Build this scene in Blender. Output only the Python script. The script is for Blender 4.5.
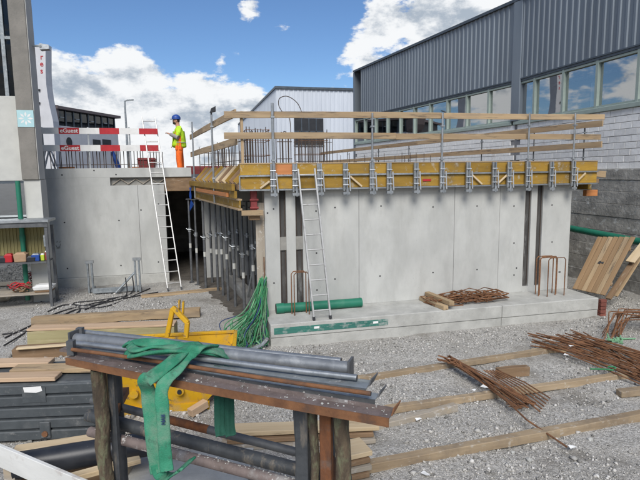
import bpy, bmesh, math, random
import numpy as np
from mathutils import Vector, Matrix, noise
random.seed(7); RNG = np.random.default_rng(7)
scene = bpy.context.scene
C = scene.collection
for o in list(bpy.data.objects): bpy.data.objects.remove(o)

# ---------------------------------------------------------------- camera
FPX = 520.0; EYE = 3.1
PITCH = math.atan((240-172.5)/FPX); ROLL = 0.012
fw = Vector((0, math.cos(PITCH), -math.sin(PITCH)))
_r0 = Vector((1, 0, 0)); _u0 = Vector((0, math.sin(PITCH), math.cos(PITCH)))
cup = _u0*math.cos(ROLL) + _r0*math.sin(ROLL)
crt = _r0*math.cos(ROLL) - _u0*math.sin(ROLL)
CAM = Vector((0, 0, EYE))
cd = bpy.data.cameras.new('camera'); cam = bpy.data.objects.new('camera', cd); C.objects.link(cam)
m = Matrix((crt, cup, -fw)).transposed().to_4x4(); m.translation = CAM
cam.matrix_world = m
cd.sensor_width = 36; cd.lens = 36*FPX/640; cd.clip_start = 0.05; cd.clip_end = 3000
scene.camera = cam

# ---------------------------------------------------------------- world, sun, exposure
SUN_AZ = math.radians(181)      # clockwise from +Y (view direction) towards +X
SUN_EL = math.radians(43)
EXPOSURE = 0.66
scene.view_settings.view_transform = 'Standard'; scene.view_settings.look = 'None'
scene.view_settings.exposure = EXPOSURE; scene.view_settings.gamma = 1
scene.view_settings.use_curve_mapping = False
sd = bpy.data.lights.new('sun', 'SUN'); sd.energy = 2.4; sd.angle = math.radians(30); sd.color = (1, .955, .89)
so = bpy.data.objects.new('sun', sd); C.objects.link(so)
sdir = Vector((math.sin(SUN_AZ)*math.cos(SUN_EL), math.cos(SUN_AZ)*math.cos(SUN_EL), math.sin(SUN_EL)))
so.rotation_euler = (-sdir).to_track_quat('-Z', 'Y').to_euler(); so.location = (20, 5, 40)

def ray(u, v): return fw + crt*((u-320)/FPX) - cup*((v-240)/FPX)
def PZ(u, v, z=0.0): d = ray(u, v); return CAM + d*((z-EYE)/d.z)
def PD(u, v, y): d = ray(u, v); return CAM + d*(y/d.y)

world = bpy.data.worlds.new('World'); scene.world = world; world.use_nodes = True
def build_world():
    nt = world.node_tree; N = nt.nodes; L = nt.links; N.clear()
    out = N.new('ShaderNodeOutputWorld'); bg = N.new('ShaderNodeBackground'); bg.inputs[1].default_value = 0.12
    sky = N.new('ShaderNodeTexSky'); sky.sky_type = 'NISHITA'; sky.sun_disc = False
    sky.sun_elevation = SUN_EL; sky.sun_rotation = SUN_AZ; sky.air_density = 1.0; sky.dust_density = 0.15; sky.ozone_density = 2.5
    tc = N.new('ShaderNodeTexCoord')
    def mth(op, a, b=None, c=None, clamp=False):
        n = N.new('ShaderNodeMath'); n.operation = op; n.use_clamp = clamp
        for i, x in enumerate((a, b, c)):
            if x is None: continue
            if isinstance(x, (int, float)): n.inputs[i].default_value = x
            else: L.new(x, n.inputs[i])
        return n.outputs[0]
    def vm(op, a, b):
        n = N.new('ShaderNodeVectorMath'); n.operation = op
        for i, x in enumerate((a, b)):
            if isinstance(x, (tuple, Vector)): n.inputs[i].default_value = x
            else: L.new(x, n.inputs[i])
        return n
    def mr(x, a, b, c, d):
        n = N.new('ShaderNodeMapRange'); n.interpolation_type = 'SMOOTHSTEP'; L.new(x, n.inputs[0])
        for i, k in enumerate((a, b, c, d)): n.inputs[i+1].default_value = k
        return n.outputs[0]
    D = vm('NORMALIZE', tc.outputs['Generated'], (0, 0, 0)).outputs[0]
    sp = N.new('ShaderNodeSeparateXYZ'); L.new(D, sp.inputs[0])
    el = sp.outputs[2]
    def fbm(off, scale, detail, rough, src=D, stretch=(1, 1, 1.7)):
        a = vm('MULTIPLY', src, stretch).outputs[0]; b = vm('ADD', a, off).outputs[0]
        n = N.new('ShaderNodeTexNoise'); n.inputs['Scale'].default_value = scale; n.inputs['Detail'].default_value = detail
        n.inputs['Roughness'].default_value = rough; L.new(b, n.inputs['Vector']); return n.outputs['Fac']
    big = fbm((3.1, 1.7, .4), 3.2, 3, .5); wsp = fbm((1.1, .7, 3.4), 26.0, 8, .65, stretch=(1, 1, 2.6))
    fin = fbm((.3, 5.7, 2.4), 9.0, 12, .62)
    lit = fbm((.3-.012, 5.7+.0, 2.4-.03), 9.0, 12, .62)
    dens = mth('ADD', mth('MULTIPLY', big, .55), mth('ADD', mth('MULTIPLY', fin, .75), mth('MULTIPLY', mth('SUBTRACT', wsp, .5), .30)))
    # more cloud towards the horizon all round, as cumulus fields look
    cov = mr(el, .02, .42, .19, .0)
    dens = mth('ADD', dens, cov)
    # single cumulus heaps and gaps of blue between them
    heaps = [((80, 100), .15, .30), ((150, 108), .17, .30), ((215, 108), .15, .26), ((60, 85), .07, .16), ((250, 130), .16, .20), ((300, 108), .07, .12), ((20, 120), .2, .2),
             ((358, 54), .075, .30), ((450, 2), .12, .30), ((380, 14), .06, .22), ((388, 34), .04, .14), ((135, 61), .08, .36), ((222, 60), .03, .20), ((237, 53), .02, .16), ((240, 9), .06, .30), ((254, 3), .04, .2),
             ((282, 27), .05, .26), ((330, 86), .05, .2), ((620, -60), .3, .15),
             ((120, 5), .34, -.40), ((300, 25), .24, -.31), ((300, 72), .10, -.13), ((180, 40), .14, -.2), ((640, 20), .12, -.1)]
    for (u, v), rad, amt in heaps:
        c = ray(u, v).normalized()
        d = vm('DISTANCE', D, c).outputs['Value']
        dens = mth('ADD', dens, mr(d, 0, rad, amt, 0))
    mask = mr(dens, .69, .79, 0, 1)
    # light side against shaded base
    core = mr(dens, .80, 1.15, 0, 1)
    grad = mth('MULTIPLY', mth('SUBTRACT', fin, lit), 4.2)
    br = mth('ADD', mth('SUBTRACT', 1.08, mth('MULTIPLY', core, .30)), mth('ADD', grad, mth('MULTIPLY', mth('SUBTRACT', big, .5), -.8)))
    cc = N.new('ShaderNodeMix'); cc.data_type = 'RGBA'; L.new(mr(br, .25, 1.15, 0, 1), cc.inputs[0])
    cc.inputs[6].default_value = (2.2, 2.55, 3.0, 1); cc.inputs[7].default_value = (4.9, 5.0, 5.1, 1)
    mx = N.new('ShaderNodeMix'); mx.data_type = 'RGBA'; L.new(mask, mx.inputs[0])
    sk = N.new('ShaderNodeMix'); sk.data_type = 'RGBA'; sk.blend_type = 'MULTIPLY'; sk.inputs[0].default_value = 1
    L.new(sky.outputs[0], sk.inputs[6]); sk.inputs[7].default_value = (.40, .49, .60, 1)
    L.new(sk.outputs[2], mx.inputs[6]); L.new(cc.outputs[2], mx.inputs[7])
    L.new(mx.outputs[2], bg.inputs[0]); L.new(bg.outputs[0], out.inputs[0])
build_world()

# ---------------------------------------------------------------- frames
# site frame: s along the long wall, t back from it (the wall turns 14 degrees away to the right)
TH = math.radians(14)
EX = Vector((math.cos(TH), math.sin(TH), 0)); EY = Vector((-math.sin(TH), math.cos(TH), 0)); EZ = Vector((0, 0, 1))
ORG = Vector((-1.05, 9.92, 0))
def M(s, t, z=0.0): return ORG + EX*s + EY*t + EZ*z
def MT(u, v, t):                       # (s, z) where a sight line meets the plane t = const
    d = ray(u, v); k = (t - (CAM-ORG).dot(EY))/d.dot(EY); p = CAM + d*k
    return (p-ORG).dot(EX), p.z
def MS(u, v, s):                       # (t, z) where a sight line meets the plane s = const
    d = ray(u, v); k = (s - (CAM-ORG).dot(EX))/d.dot(EX); p = CAM + d*k
    return (p-ORG).dot(EY), p.z

# ---------------------------------------------------------------- materials
def mat(name, c1, c2=None, rough=.8, metal=0., scale=6., detail=6, bump=.15, bscale=None, stretch=(1, 1, 1),
        c3=None, scale3=2., lo3=.55, hi3=.7, amt3=1., rnd=0., spec=.4, stretch3=(1, 1, 1), world=False, dist=.02, lo=.35, hi=.65, c4=None, scale4=35., lo4=.6, hi4=.68, amt4=.7, stretch4=(1, 1, 1)):
    mt = bpy.data.materials.new(name); mt.use_nodes = True; nt = mt.node_tree; N = nt.nodes; L = nt.links
    bs = N['Principled BSDF']; bs.inputs['Roughness'].default_value = rough; bs.inputs['Metallic'].default_value = metal
    bs.inputs['Specular IOR Level'].default_value = spec
    tc = N.new('ShaderNodeTexCoord'); oi = N.new('ShaderNodeObjectInfo')
    if world:
        geo = N.new('ShaderNodeNewGeometry'); co = geo.outputs['Position']
    else: co = tc.outputs['Object']
    off = N.new('ShaderNodeVectorMath'); off.operation = 'MULTIPLY_ADD'
    cb = N.new('ShaderNodeCombineXYZ'); 
    for i in range(3): L.new(oi.outputs['Random'], cb.inputs[i])
    L.new(cb.outputs[0], off.inputs[0]); off.inputs[1].default_value = (0, 0, 0) if world else (37., 19., 53.); L.new(co, off.inputs[2])
    def noi(sc, de, st, ro=.6):
        mp = N.new('ShaderNodeMapping'); mp.inputs['Scale'].default_value = st; L.new(off.outputs[0], mp.inputs[0])
        n = N.new('ShaderNodeTexNoise'); n.inputs['Scale'].default_value = sc; n.inputs['Detail'].default_value = de
        n.inputs['Roughness'].default_value = ro; L.new(mp.outputs[0], n.inputs['Vector']); return n.outputs['Fac']
    def mix(f, a, b):
        n = N.new('ShaderNodeMix'); n.data_type = 'RGBA'
        if isinstance(f, float): n.inputs[0].default_value = f
        else: L.new(f, n.inputs[0])
        for i, x in ((6, a), (7, b)):
            if isinstance(x, tuple): n.inputs[i].default_value = (*x, 1)
            else: L.new(x, n.inputs[i])
        return n.outputs[2]
    def rng(x, a, b, c=0., d=1.):
        n = N.new('ShaderNodeMapRange'); L.new(x, n.inputs[0])
        for i, k in enumerate((a, b, c, d)): n.inputs[i+1].default_value = k
        return n.outputs[0]
    c2 = c2 or tuple(x*.8 for x in c1)
    f1 = noi(scale, detail, stretch)
    col = mix(rng(f1, lo, hi), c1, c2)
    if c3:
        col = mix(rng(noi(scale3, 7, stretch3, .65), lo3, hi3, 0, amt3), col, c3)
    if c4:
        col = mix(rng(noi(scale4, 5, stretch4, .7), lo4, hi4, 0, amt4), col, c4)
    if rnd:
        h = N.new('ShaderNodeHueSaturation'); L.new(col, h.inputs['Color'])
        L.new(rng(oi.outputs['Random'], 0, 1, 1-rnd, 1+rnd), h.inputs['Value']); col = h.outputs[0]
    L.new(col, bs.inputs['Base Color'])
    if bump:
        b = N.new('ShaderNodeBump'); b.inputs['Strength'].default_value = bump; b.inputs['Distance'].default_value = dist
        L.new(noi(bscale or scale*3, 6, stretch), b.inputs['Height']); L.new(b.outputs[0], bs.inputs['Normal'])
    return mt

X = {}
X['concrete'] = mat('concrete_light', (.50, .505, .48), (.41, .415, .395), .85, scale=1.6, bump=.12, bscale=22, c3=(.33, .33, .31), scale3=2.2, lo3=.47, hi3=.78, amt3=.6, stretch3=(1.6, 1.6, .5), stretch=(1, 1, .6), world=True, c4=(.25, .25, .24), scale4=26, lo4=.66, hi4=.72, amt4=.7)
X['concrete_warm'] = mat('concrete_footing', (.47, .47, .44), (.36, .36, .335), .9, scale=3, bump=.25, bscale=25, c3=(.27, .265, .25), scale3=2.4, lo3=.5, hi3=.8, amt3=.7, world=True, c4=(.25, .245, .23), scale4=18, lo4=.62, hi4=.70, amt4=.6)
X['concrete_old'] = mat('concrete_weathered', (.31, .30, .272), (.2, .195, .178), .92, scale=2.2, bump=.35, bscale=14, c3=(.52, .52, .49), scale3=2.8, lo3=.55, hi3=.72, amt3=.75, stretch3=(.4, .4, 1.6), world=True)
X['concrete_ret'] = mat('concrete_retaining', (.42, .40, .355), (.27, .26, .235), .95, scale=3.5, bump=.6, bscale=12, c3=(.15, .145, .13), scale3=1.6, lo3=.5, hi3=.66, amt3=.7, stretch3=(.6, .6, 1.4), c4=(.60, .60, .57), scale4=7, lo4=.57, hi4=.66, amt4=.8, stretch4=(.6, .6, 1.2), world=True, dist=.03)
X['earth'] = mat('earth_shaded', (.11, .098, .082), (.07, .062, .052), .95, scale=5, bump=.7, bscale=18, world=True, c4=(.3, .29, .27), scale4=22, lo4=.6, hi4=.68, amt4=.7)
X['concrete_dark'] = mat('concrete_column', (.235, .22, .195), (.185, .175, .155), .9, scale=2.5, bump=.3, bscale=30, c3=(.15, .145, .13), scale3=1.5, amt3=.7, world=True)
X['plaster'] = mat('plaster_pale', (.52, .52, .48), (.45, .45, .42), .9, scale=2.5, bump=.15, world=True)
X['block'] = mat('block', (.80, .80, .78), (.70, .70, .68), .9, scale=9, bump=.3, rnd=.1, c3=(.48, .4, .33), scale3=3, lo3=.58, hi3=.75, amt3=.45)
X['mortar'] = mat('mortar', (.27, .27, .27), (.2, .2, .2), .95, scale=12)
X['cladding'] = mat('cladding', (.175, .205, .235), (.152, .18, .21), .45, .3, scale=1.2, bump=.03, rnd=.09, c3=(.13, .15, .17), scale3=1.2, lo3=.5, hi3=.75, amt3=.5, stretch3=(2, 2, .2), stretch=(1, 1, .3), spec=.5)
X['cladding_white'] = mat('cladding_white', (.60, .64, .69), (.54, .58, .63), .5, .1, scale=.6, bump=.02, stretch=(1, 1, .3), rnd=.03)
X['flash'] = mat('flashing', (.10, .12, .14), (.07, .085, .10), .45, .5, scale=4, bump=.02)
X['frame_green'] = mat('window_frame_paint', (.31, .37, .335), (.27, .33, .295), .5, scale=5, bump=.03)
X['form_yellow'] = mat('formwork_yellow', (.35, .21, .032), (.25, .145, .02), .7, scale=4, bump=.1, c3=(.16, .12, .06), scale3=3.5, lo3=.52, hi3=.72, amt3=.75, rnd=.2, stretch=(.4, 1, 2), c4=(.40, .36, .28), scale4=7, lo4=.58, hi4=.68, amt4=.75)
X['form_orange'] = mat('formwork_orange', (.50, .2, .07), (.38, .15, .05), .65, scale=5, bump=.1, rnd=.1, stretch=(.3, 1, 2))
X['wood'] = mat('wood_board', (.42, .31, .185), (.32, .225, .13), .8, scale=7, bump=.25, stretch=(.12, 1.6, 1.6), c3=(.2, .165, .125), scale3=2.2, lo3=.5, hi3=.74, amt3=.7, rnd=.14, stretch3=(.5, 2, 2), dist=.006, c4=(.13, .10, .07), scale4=5, lo4=.56, hi4=.64, amt4=.75, stretch4=(.25, 2.5, 2.5))
X['wood_ground'] = mat('wood_ground', (.37, .285, .185), (.27, .2, .125), .88, scale=7, bump=.35, stretch=(.12, 1.6, 1.6), c3=(.17, .135, .1), scale3=2.5, lo3=.48, hi3=.7, amt3=.75, rnd=.1, dist=.008, c4=(.48, .45, .39), scale4=11, lo4=.58, hi4=.66, amt4=.6)
X['wood_pale'] = mat('wood_pale', (.58, .47, .31), (.49, .37, .22), .8, scale=7, bump=.2, stretch=(.1, 1.8, 1.8), c3=(.35, .27, .17), scale3=2, lo3=.56, hi3=.8, amt3=.5, rnd=.1, dist=.006, c4=(.24, .18, .11), scale4=5, lo4=.57, hi4=.66, amt4=.7, stretch4=(.25, 2.5, 2.5))
X['wood_grey'] = mat('wood_grey', (.36, .32, .26), (.26, .225, .18), .88, scale=8, bump=.3, stretch=(.1, 1.8, 1.8), c3=(.44, .33, .2), scale3=2, amt3=.6, rnd=.12, dist=.006, c4=(.5, .48, .44), scale4=9, lo4=.57, hi4=.66, amt4=.7)
X['wood_brown'] = mat('wood_brown', (.27, .175, .1), (.18, .115, .065), .85, scale=8, bump=.3, stretch=(.1, 1.8, 1.8), c3=(.36, .28, .19), scale3=2, amt3=.5, rnd=.12, dist=.006, c4=(.40, .34, .26), scale4=9, lo4=.58, hi4=.68, amt4=.6, stretch4=(.4, 1.5, 1.5))
X['wood_olive'] = mat('wood_olive', (.36, .32, .17), (.29, .25, .125), .8, scale=6, bump=.2, stretch=(.08, 1.8, 2.2), c3=(.22, .19, .11), amt3=.4, rnd=.05, dist=.006, c4=(.45, .38, .24), scale4=6, lo4=.55, hi4=.66, amt4=.6, stretch4=(.2, 2, 2))
X['wood_pink'] = mat('wood_salmon', (.55, .40, .27), (.46, .32, .20), .8, scale=6, bump=.2, stretch=(.08, 1.8, 2.2), rnd=.1, dist=.006, c4=(.32, .22, .14), scale4=6, lo4=.55, hi4=.66, amt4=.7, stretch4=(.2, 2, 2))
X['ply_tan'] = mat('plank_tan', (.44, .285, .14), (.34, .2, .09), .7, scale=7, bump=.15, stretch=(1.8, .1, 1.8), rnd=.2, dist=.005)
X['panel_tan'] = mat('panel_tan', (.34, .225, .125), (.26, .165, .085), .7, scale=6, bump=.15, stretch=(.1, 1.8, 1.8), rnd=.12, dist=.005)
X['tape_green'] = mat('tape_smeared', (.045, .19, .15), (.035, .14, .115), .6, scale=4, bump=.1, stretch=(.3, 1, 1), c3=(.36, .38, .36), scale3=5, lo3=.5, hi3=.64, amt3=.8)
X['galv'] = mat('galvanised', (.42, .44, .45), (.29, .31, .32), .45, .75, scale=10, bump=.08, rnd=.1)
X['galv_bright'] = mat('galvanised_bright', (.68, .71, .72), (.56, .58, .6), .35, .6, scale=10, bump=.03)
X['alu'] = mat('aluminium', (.50, .50, .485), (.41, .41, .40), .5, .45, scale=12, bump=.03, c3=(.45, .43, .4), amt3=.4, c4=(.3, .29, .27), scale4=12, lo4=.58, hi4=.68, amt4=.6)
X['steel_dark'] = mat('steel_dark', (.13, .135, .14), (.085, .09, .095), .6, .3, scale=9, bump=.12, c3=(.2, .195, .185), scale3=7, lo3=.6, hi3=.75, amt3=.5)
X['steel_brown'] = mat('steel_weathered', (.20, .16, .148), (.13, .102, .092), .7, .2, scale=10, bump=.2, c3=(.33, .32, .31), scale3=5, lo3=.56, hi3=.7, amt3=.75, c4=(.55, .54, .52), scale4=16, lo4=.61, hi4=.67, amt4=.85)
X['steel_rusty'] = mat('steel_rust_face', (.215, .10, .045), (.13, .06, .03), .85, .1, scale=8, bump=.3, c3=(.08, .06, .05), scale3=4, amt3=.7)
X['steel_grey'] = mat('steel_greyblue', (.30, .33, .345), (.2, .225, .24), .55, .35, scale=9, bump=.12, c3=(.12, .11, .10), scale3=6, amt3=.6, c4=(.55, .55, .54), scale4=14, lo4=.6, hi4=.68, amt4=.7)
X['steel_bar'] = mat('steel_scuffed', (.24, .255, .27), (.15, .162, .175), .5, .35, scale=6, bump=.15, c3=(.42, .43, .43), scale3=5, lo3=.56, hi3=.72, amt3=.7)
X['rust'] = mat('rebar_rust', (.22, .105, .05), (.135, .065, .034), .9, .05, scale=20, bump=.3, bscale=90, c3=(.36, .17, .065), scale3=6, amt3=.6, rnd=.25)
X['rebar_dark'] = mat('rebar_dark', (.10, .075, .06), (.07, .055, .045), .85, .2, scale=20, bump=.2, rnd=.2)
X['moss'] = mat('post_mossy', (.12, .09, .058), (.055, .042, .03), .95, scale=14, bump=.8, stretch=(1, 1, .35), c3=(.17, .19, .11), scale3=22, lo3=.5, hi3=.66, amt3=.7, stretch3=(1, 1, .4))
X['rust_post'] = mat('post_rust', (.22, .082, .03), (.10, .045, .024), .9, scale=12, bump=.5, stretch=(1, 1, .4), c3=(.12, .10, .085), scale3=5, amt3=.8)
X['black_post'] = mat('post_black', (.045, .05, .055), (.07, .075, .08), .6, .2, scale=8, bump=.2, c3=(.17, .17, .165), scale3=6, lo3=.62, hi3=.75, amt3=.6, stretch3=(1, 1, .4), c4=(.26, .22, .17), scale4=7, lo4=.55, hi4=.66, amt4=.6, stretch4=(1, 1, .25))
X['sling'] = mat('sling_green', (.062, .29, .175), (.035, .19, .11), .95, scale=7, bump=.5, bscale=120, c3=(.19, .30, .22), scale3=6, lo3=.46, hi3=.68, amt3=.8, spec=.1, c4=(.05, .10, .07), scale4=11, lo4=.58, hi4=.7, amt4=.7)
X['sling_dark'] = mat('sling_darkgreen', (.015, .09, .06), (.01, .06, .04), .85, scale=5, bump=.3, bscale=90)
X['green_pipe'] = mat('plastic_green', (.018, .17, .105), (.014, .14, .085), .5, scale=4, bump=.04, c3=(.07, .24, .16), amt3=.5)
X['net'] = mat('rope_green', (.06, .25, .115), (.04, .17, .075), .85, scale=10, bump=.3, rnd=.35, spec=.1, c3=(.10, .15, .08), scale3=5, amt3=.6)
X['net_pale'] = mat('rope_palegreen', (.20, .38, .23), (.15, .29, .16), .85, scale=10, bump=.3, rnd=.3, spec=.1, c3=(.10, .15, .08), scale3=5, amt3=.6)
X['net_blue'] = mat('rope_blue', (.03, .06, .15), (.02, .04, .1), .85, scale=10, bump=.3)
X['skip'] = mat('skip_yellow', (.60, .345, .01), (.50, .28, .008), .6, scale=4, bump=.08, c3=(.34, .27, .16), scale3=4, lo3=.52, hi3=.72, amt3=.7, c4=(.16, .11, .06), scale4=12, lo4=.58, hi4=.64, amt4=.85)
X['crate'] = mat('plastic_grey', (.075, .085, .09), (.055, .063, .068), .55, scale=6, bump=.08, c3=(.14, .145, .145), scale3=4, amt3=.5, c4=(.22, .22, .21), scale4=14, lo4=.6, hi4=.72, amt4=.6)
X['black_pipe'] = mat('plastic_black', (.016, .019, .026), (.028, .031, .038), .4, scale=6, bump=.05, c3=(.36, .38, .42), scale3=9, lo3=.68, hi3=.74, amt3=.8)
X['cable'] = mat('rubber_black', (.02, .02, .022), (.03, .03, .032), .6, scale=8, bump=.05)
X['white'] = mat('paint_white', (.74, .74, .72), (.66, .66, .64), .6, scale=5, bump=.05, c3=(.45, .43, .4), amt3=.35)
X['white_worn'] = mat('paint_white_worn', (.66, .66, .63), (.56, .56, .53), .7, scale=6, bump=.15, c3=(.3, .24, .2), scale3=3, lo3=.6, hi3=.72, amt3=.7, stretch=(.2, 1, 1))
X['red'] = mat('paint_red', (.44, .018, .026), (.35, .014, .02), .55, scale=5, bump=.04, c3=(.3, .12, .11), amt3=.4)
X['red_dull'] = mat('paint_red_dull', (.26, .05, .05), (.18, .035, .035), .7, scale=8, bump=.1)
X['slot'] = mat('keyway_steel', (.055, .052, .05), (.10, .097, .092), .8, .2, scale=5, bump=.4, stretch=(1, 1, .3), c3=(.36, .36, .35), scale3=4, lo3=.54, hi3=.7, amt3=.85, stretch3=(1, 1, .25))
X['hole'] = mat('tie_plug', (.04, .04, .042), (.06, .06, .06), .9, scale=20, bump=0)
X['dark'] = mat('dark_panel', (.02, .022, .026), (.03, .032, .036), .5, scale=3, bump=.02)
X['asphalt'] = mat('asphalt', (.07, .07, .072), (.05, .05, .052), .95, scale=3, bump=.3, world=True)
X['cardboard'] = mat('cardboard', (.4, .27, .17), (.34, .22, .13), .9, scale=6)
X['paper'] = mat('paper', (.8, .8, .78), (.72, .72, .7), .8, scale=6, bump=.05)
X['blue'] = mat('plastic_blue', (.02, .07, .30), (.016, .055, .24), .45, scale=6, bump=.03)
X['hi_yellow'] = mat('hivis_yellow', (.52, .80, .03), (.42, .68, .02), .75, scale=12, bump=.4, bscale=18, c4=(.25, .32, .05), scale4=7, lo4=.52, hi4=.66, amt4=.7)
X['hi_orange'] = mat('hivis_orange', (.92, .17, .02), (.78, .13, .015), .75, scale=12, bump=.4, bscale=18, c4=(.45, .09, .02), scale4=7, lo4=.52, hi4=.66, amt4=.7)
X['reflective'] = mat('reflective_tape', (.6, .62, .62), (.5, .52, .52), .4, scale=10, bump=0)
X['skin'] = mat('skin', (.50, .27, .18), (.44, .23, .15), .6, scale=20, bump=0)
X['hair'] = mat('hair_dark', (.03, .02, .015), (.04, .028, .02), .8, scale=40, bump=.2)
X['boot'] = mat('boot', (.05, .04, .03), (.035, .03, .025), .8, scale=20)
X['sleeve'] = mat('sleeve_grey', (.33, .31, .30), (.26, .24, .23), .85, scale=12, bump=.3)
X['teal'] = mat('poster_teal', (.40, .60, .62), (.36, .56, .58), .6, scale=8, bump=.02)
X['yellowgreen'] = mat('plastic_lime', (.5, .6, .05), (.4, .5, .04), .6, scale=8)
X['shelf_board'] = mat('corrugated_olive', (.27, .235, .10), (.21, .18, .075), .7, scale=3, bump=.1, stretch=(1, 1, .2))
X['lamp_tube'] = mat('lamp_white', (.8, .8, .8), (.75, .75, .75), .5, bump=0)
X['brick_red'] = mat('brick_red', (.22, .075, .055), (.16, .055, .042), .9, scale=10, bump=.3, rnd=.15)
X['floor_dark'] = mat('interior', (.11, .115, .12), (.09, .095, .1), .8, scale=2, bump=.02)
X['vest_white'] = mat('pylon_white', (.55, .555, .57), (.5, .505, .52), .6, scale=2, bump=.02)
X['purple_brown'] = mat('facade_taupe', (.13, .105, .105), (.11, .09, .09), .6, scale=2, bump=.02)

def glass_mat(name, tint, mixf):
    mt = bpy.data.materials.new(name); mt.use_nodes = True; nt = mt.node_tree; N = nt.nodes; L = nt.links; N.clear()
    o = N.new('ShaderNodeOutputMaterial'); g = N.new('ShaderNodeBsdfGlossy'); g.inputs['Roughness'].default_value = .015
    g.inputs['Color'].default_value = (.86, .87, .87, 1)
    nz = N.new('ShaderNodeTexNoise'); nz.inputs['Scale'].default_value = .7; b = N.new('ShaderNodeBump'); b.inputs['Strength'].default_value = .05; b.inputs['Distance'].default_value = .05
    L.new(nz.outputs['Fac'], b.inputs['Height']); L.new(b.outputs[0], g.inputs['Normal'])
    t = N.new('ShaderNodeBsdfTransparent'); t.inputs['Color'].default_value = (*tint, 1)
    lw = N.new('ShaderNodeLayerWeight'); lw.inputs['Blend'].default_value = .5
    pw = N.new('ShaderNodeMath'); pw.operation = 'POWER'; L.new(lw.outputs['Facing'], pw.inputs[0]); pw.inputs[1].default_value = 3.0
    ml = N.new('ShaderNodeMath'); ml.operation = 'MULTIPLY'; L.new(pw.outputs[0], ml.inputs[0]); ml.inputs[1].default_value = .75
    ad = N.new('ShaderNodeMath'); ad.operation = 'ADD'; ad.use_clamp = True; L.new(ml.outputs[0], ad.inputs[0]); ad.inputs[1].default_value = mixf
    mx = N.new('ShaderNodeMixShader'); L.new(ad.outputs[0], mx.inputs[0]); L.new(t.outputs[0], mx.inputs[1]); L.new(g.outputs[0], mx.inputs[2])
    L.new(mx.outputs[0], o.inputs[0]); return mt
X['glass'] = glass_mat('window_glass', (.6, .65, .67), .42)
X['glass_dark'] = glass_mat('window_glass_dark', (.25, .28, .3), .03)

def gravel_mat():
    mt = bpy.data.materials.new('gravel'); mt.use_nodes = True; nt = mt.node_tree; N = nt.nodes; L = nt.links
    bs = N['Principled BSDF']; bs.inputs['Roughness'].default_value = .95; bs.inputs['Specular IOR Level'].default_value = .2
    geo = N.new('ShaderNodeNewGeometry')
    def vor(sc):
        v = N.new('ShaderNodeTexVoronoi'); v.inputs['Scale'].default_value = sc; L.new(geo.outputs['Position'], v.inputs['Vector']); return v
    v1 = vor(55); v2 = vor(120)
    n1 = N.new('ShaderNodeTexNoise'); n1.inputs['Scale'].default_value = .9; n1.inputs['Detail'].default_value = 8; n1.inputs['Roughness'].default_value = .65; L.new(geo.outputs['Position'], n1.inputs['Vector'])
    sp = N.new('ShaderNodeSeparateColor'); L.new(v1.outputs['Color'], sp.inputs[0])
    r = N.new('ShaderNodeValToRGB'); L.new(sp.outputs[0], r.inputs[0]); e = r.color_ramp.elements
    e[0].color = (.25, .24, .22, 1); e[1].color = (.66, .642, .60, 1); k = e.new(.5); k.color = (.45, .435, .40, 1)
    r2 = N.new('ShaderNodeMapRange'); L.new(n1.outputs['Fac'], r2.inputs[0]); r2.inputs[1].default_value = .42; r2.inputs[2].default_value = .68; r2.inputs[3].default_value = 0; r2.inputs[4].default_value = .75
    mx = N.new('ShaderNodeMix'); mx.data_type = 'RGBA'; L.new(r2.outputs[0], mx.inputs[0]); L.new(r.outputs[0], mx.inputs[6]); mx.inputs[7].default_value = (.37, .35, .31, 1)
    n3 = N.new('ShaderNodeTexNoise'); n3.inputs['Scale'].default_value = .45; n3.inputs['Detail'].default_value = 10; n3.inputs['Roughness'].default_value = .7; L.new(geo.outputs['Position'], n3.inputs['Vector'])
    r3 = N.new('ShaderNodeMapRange'); L.new(n3.outputs['Fac'], r3.inputs[0]); r3.inputs[1].default_value = .55; r3.inputs[2].default_value = .66; r3.inputs[3].default_value = 0; r3.inputs[4].default_value = .8
    mx2 = N.new('ShaderNodeMix'); mx2.data_type = 'RGBA'; L.new(r3.outputs[0], mx2.inputs[0]); L.new(mx.outputs[2], mx2.inputs[6]); mx2.inputs[7].default_value = (.20, .182, .155, 1)
    L.new(mx2.outputs[2], bs.inputs['Base Color'])
    ad = N.new('ShaderNodeMath'); ad.operation = 'ADD'; L.new(v1.outputs['Distance'], ad.inputs[0]); L.new(v2.outputs['Distance'], ad.inputs[1])
    b = N.new('ShaderNodeBump'); b.inputs['Strength'].default_value = .7; b.inputs['Distance'].default_value = .018; b.invert = True
    L.new(ad.outputs[0], b.inputs['Height']); L.new(b.outputs[0], bs.inputs['Normal']); return mt
X['gravel'] = gravel_mat()
def stone_mat():
    mt = bpy.data.materials.new('stones'); mt.use_nodes = True; nt = mt.node_tree; N = nt.nodes; L = nt.links
    bs = N['Principled BSDF']; bs.inputs['Roughness'].default_value = .95; bs.inputs['Specular IOR Level'].default_value = .2
    a = N.new('ShaderNodeAttribute'); a.attribute_name = 'tone'
    r = N.new('ShaderNodeValToRGB'); L.new(a.outputs['Fac'], r.inputs[0]); e = r.color_ramp.elements
    e[0].color = (.14, .135, .125, 1); e[1].color = (.60, .588, .56, 1); k = e.new(.45); k.color = (.41, .40, .372, 1); k = e.new(.85); k.color = (.50, .48, .443, 1)
    L.new(r.outputs[0], bs.inputs['Base Color']); return mt
X['stone'] = stone_mat()

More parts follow.
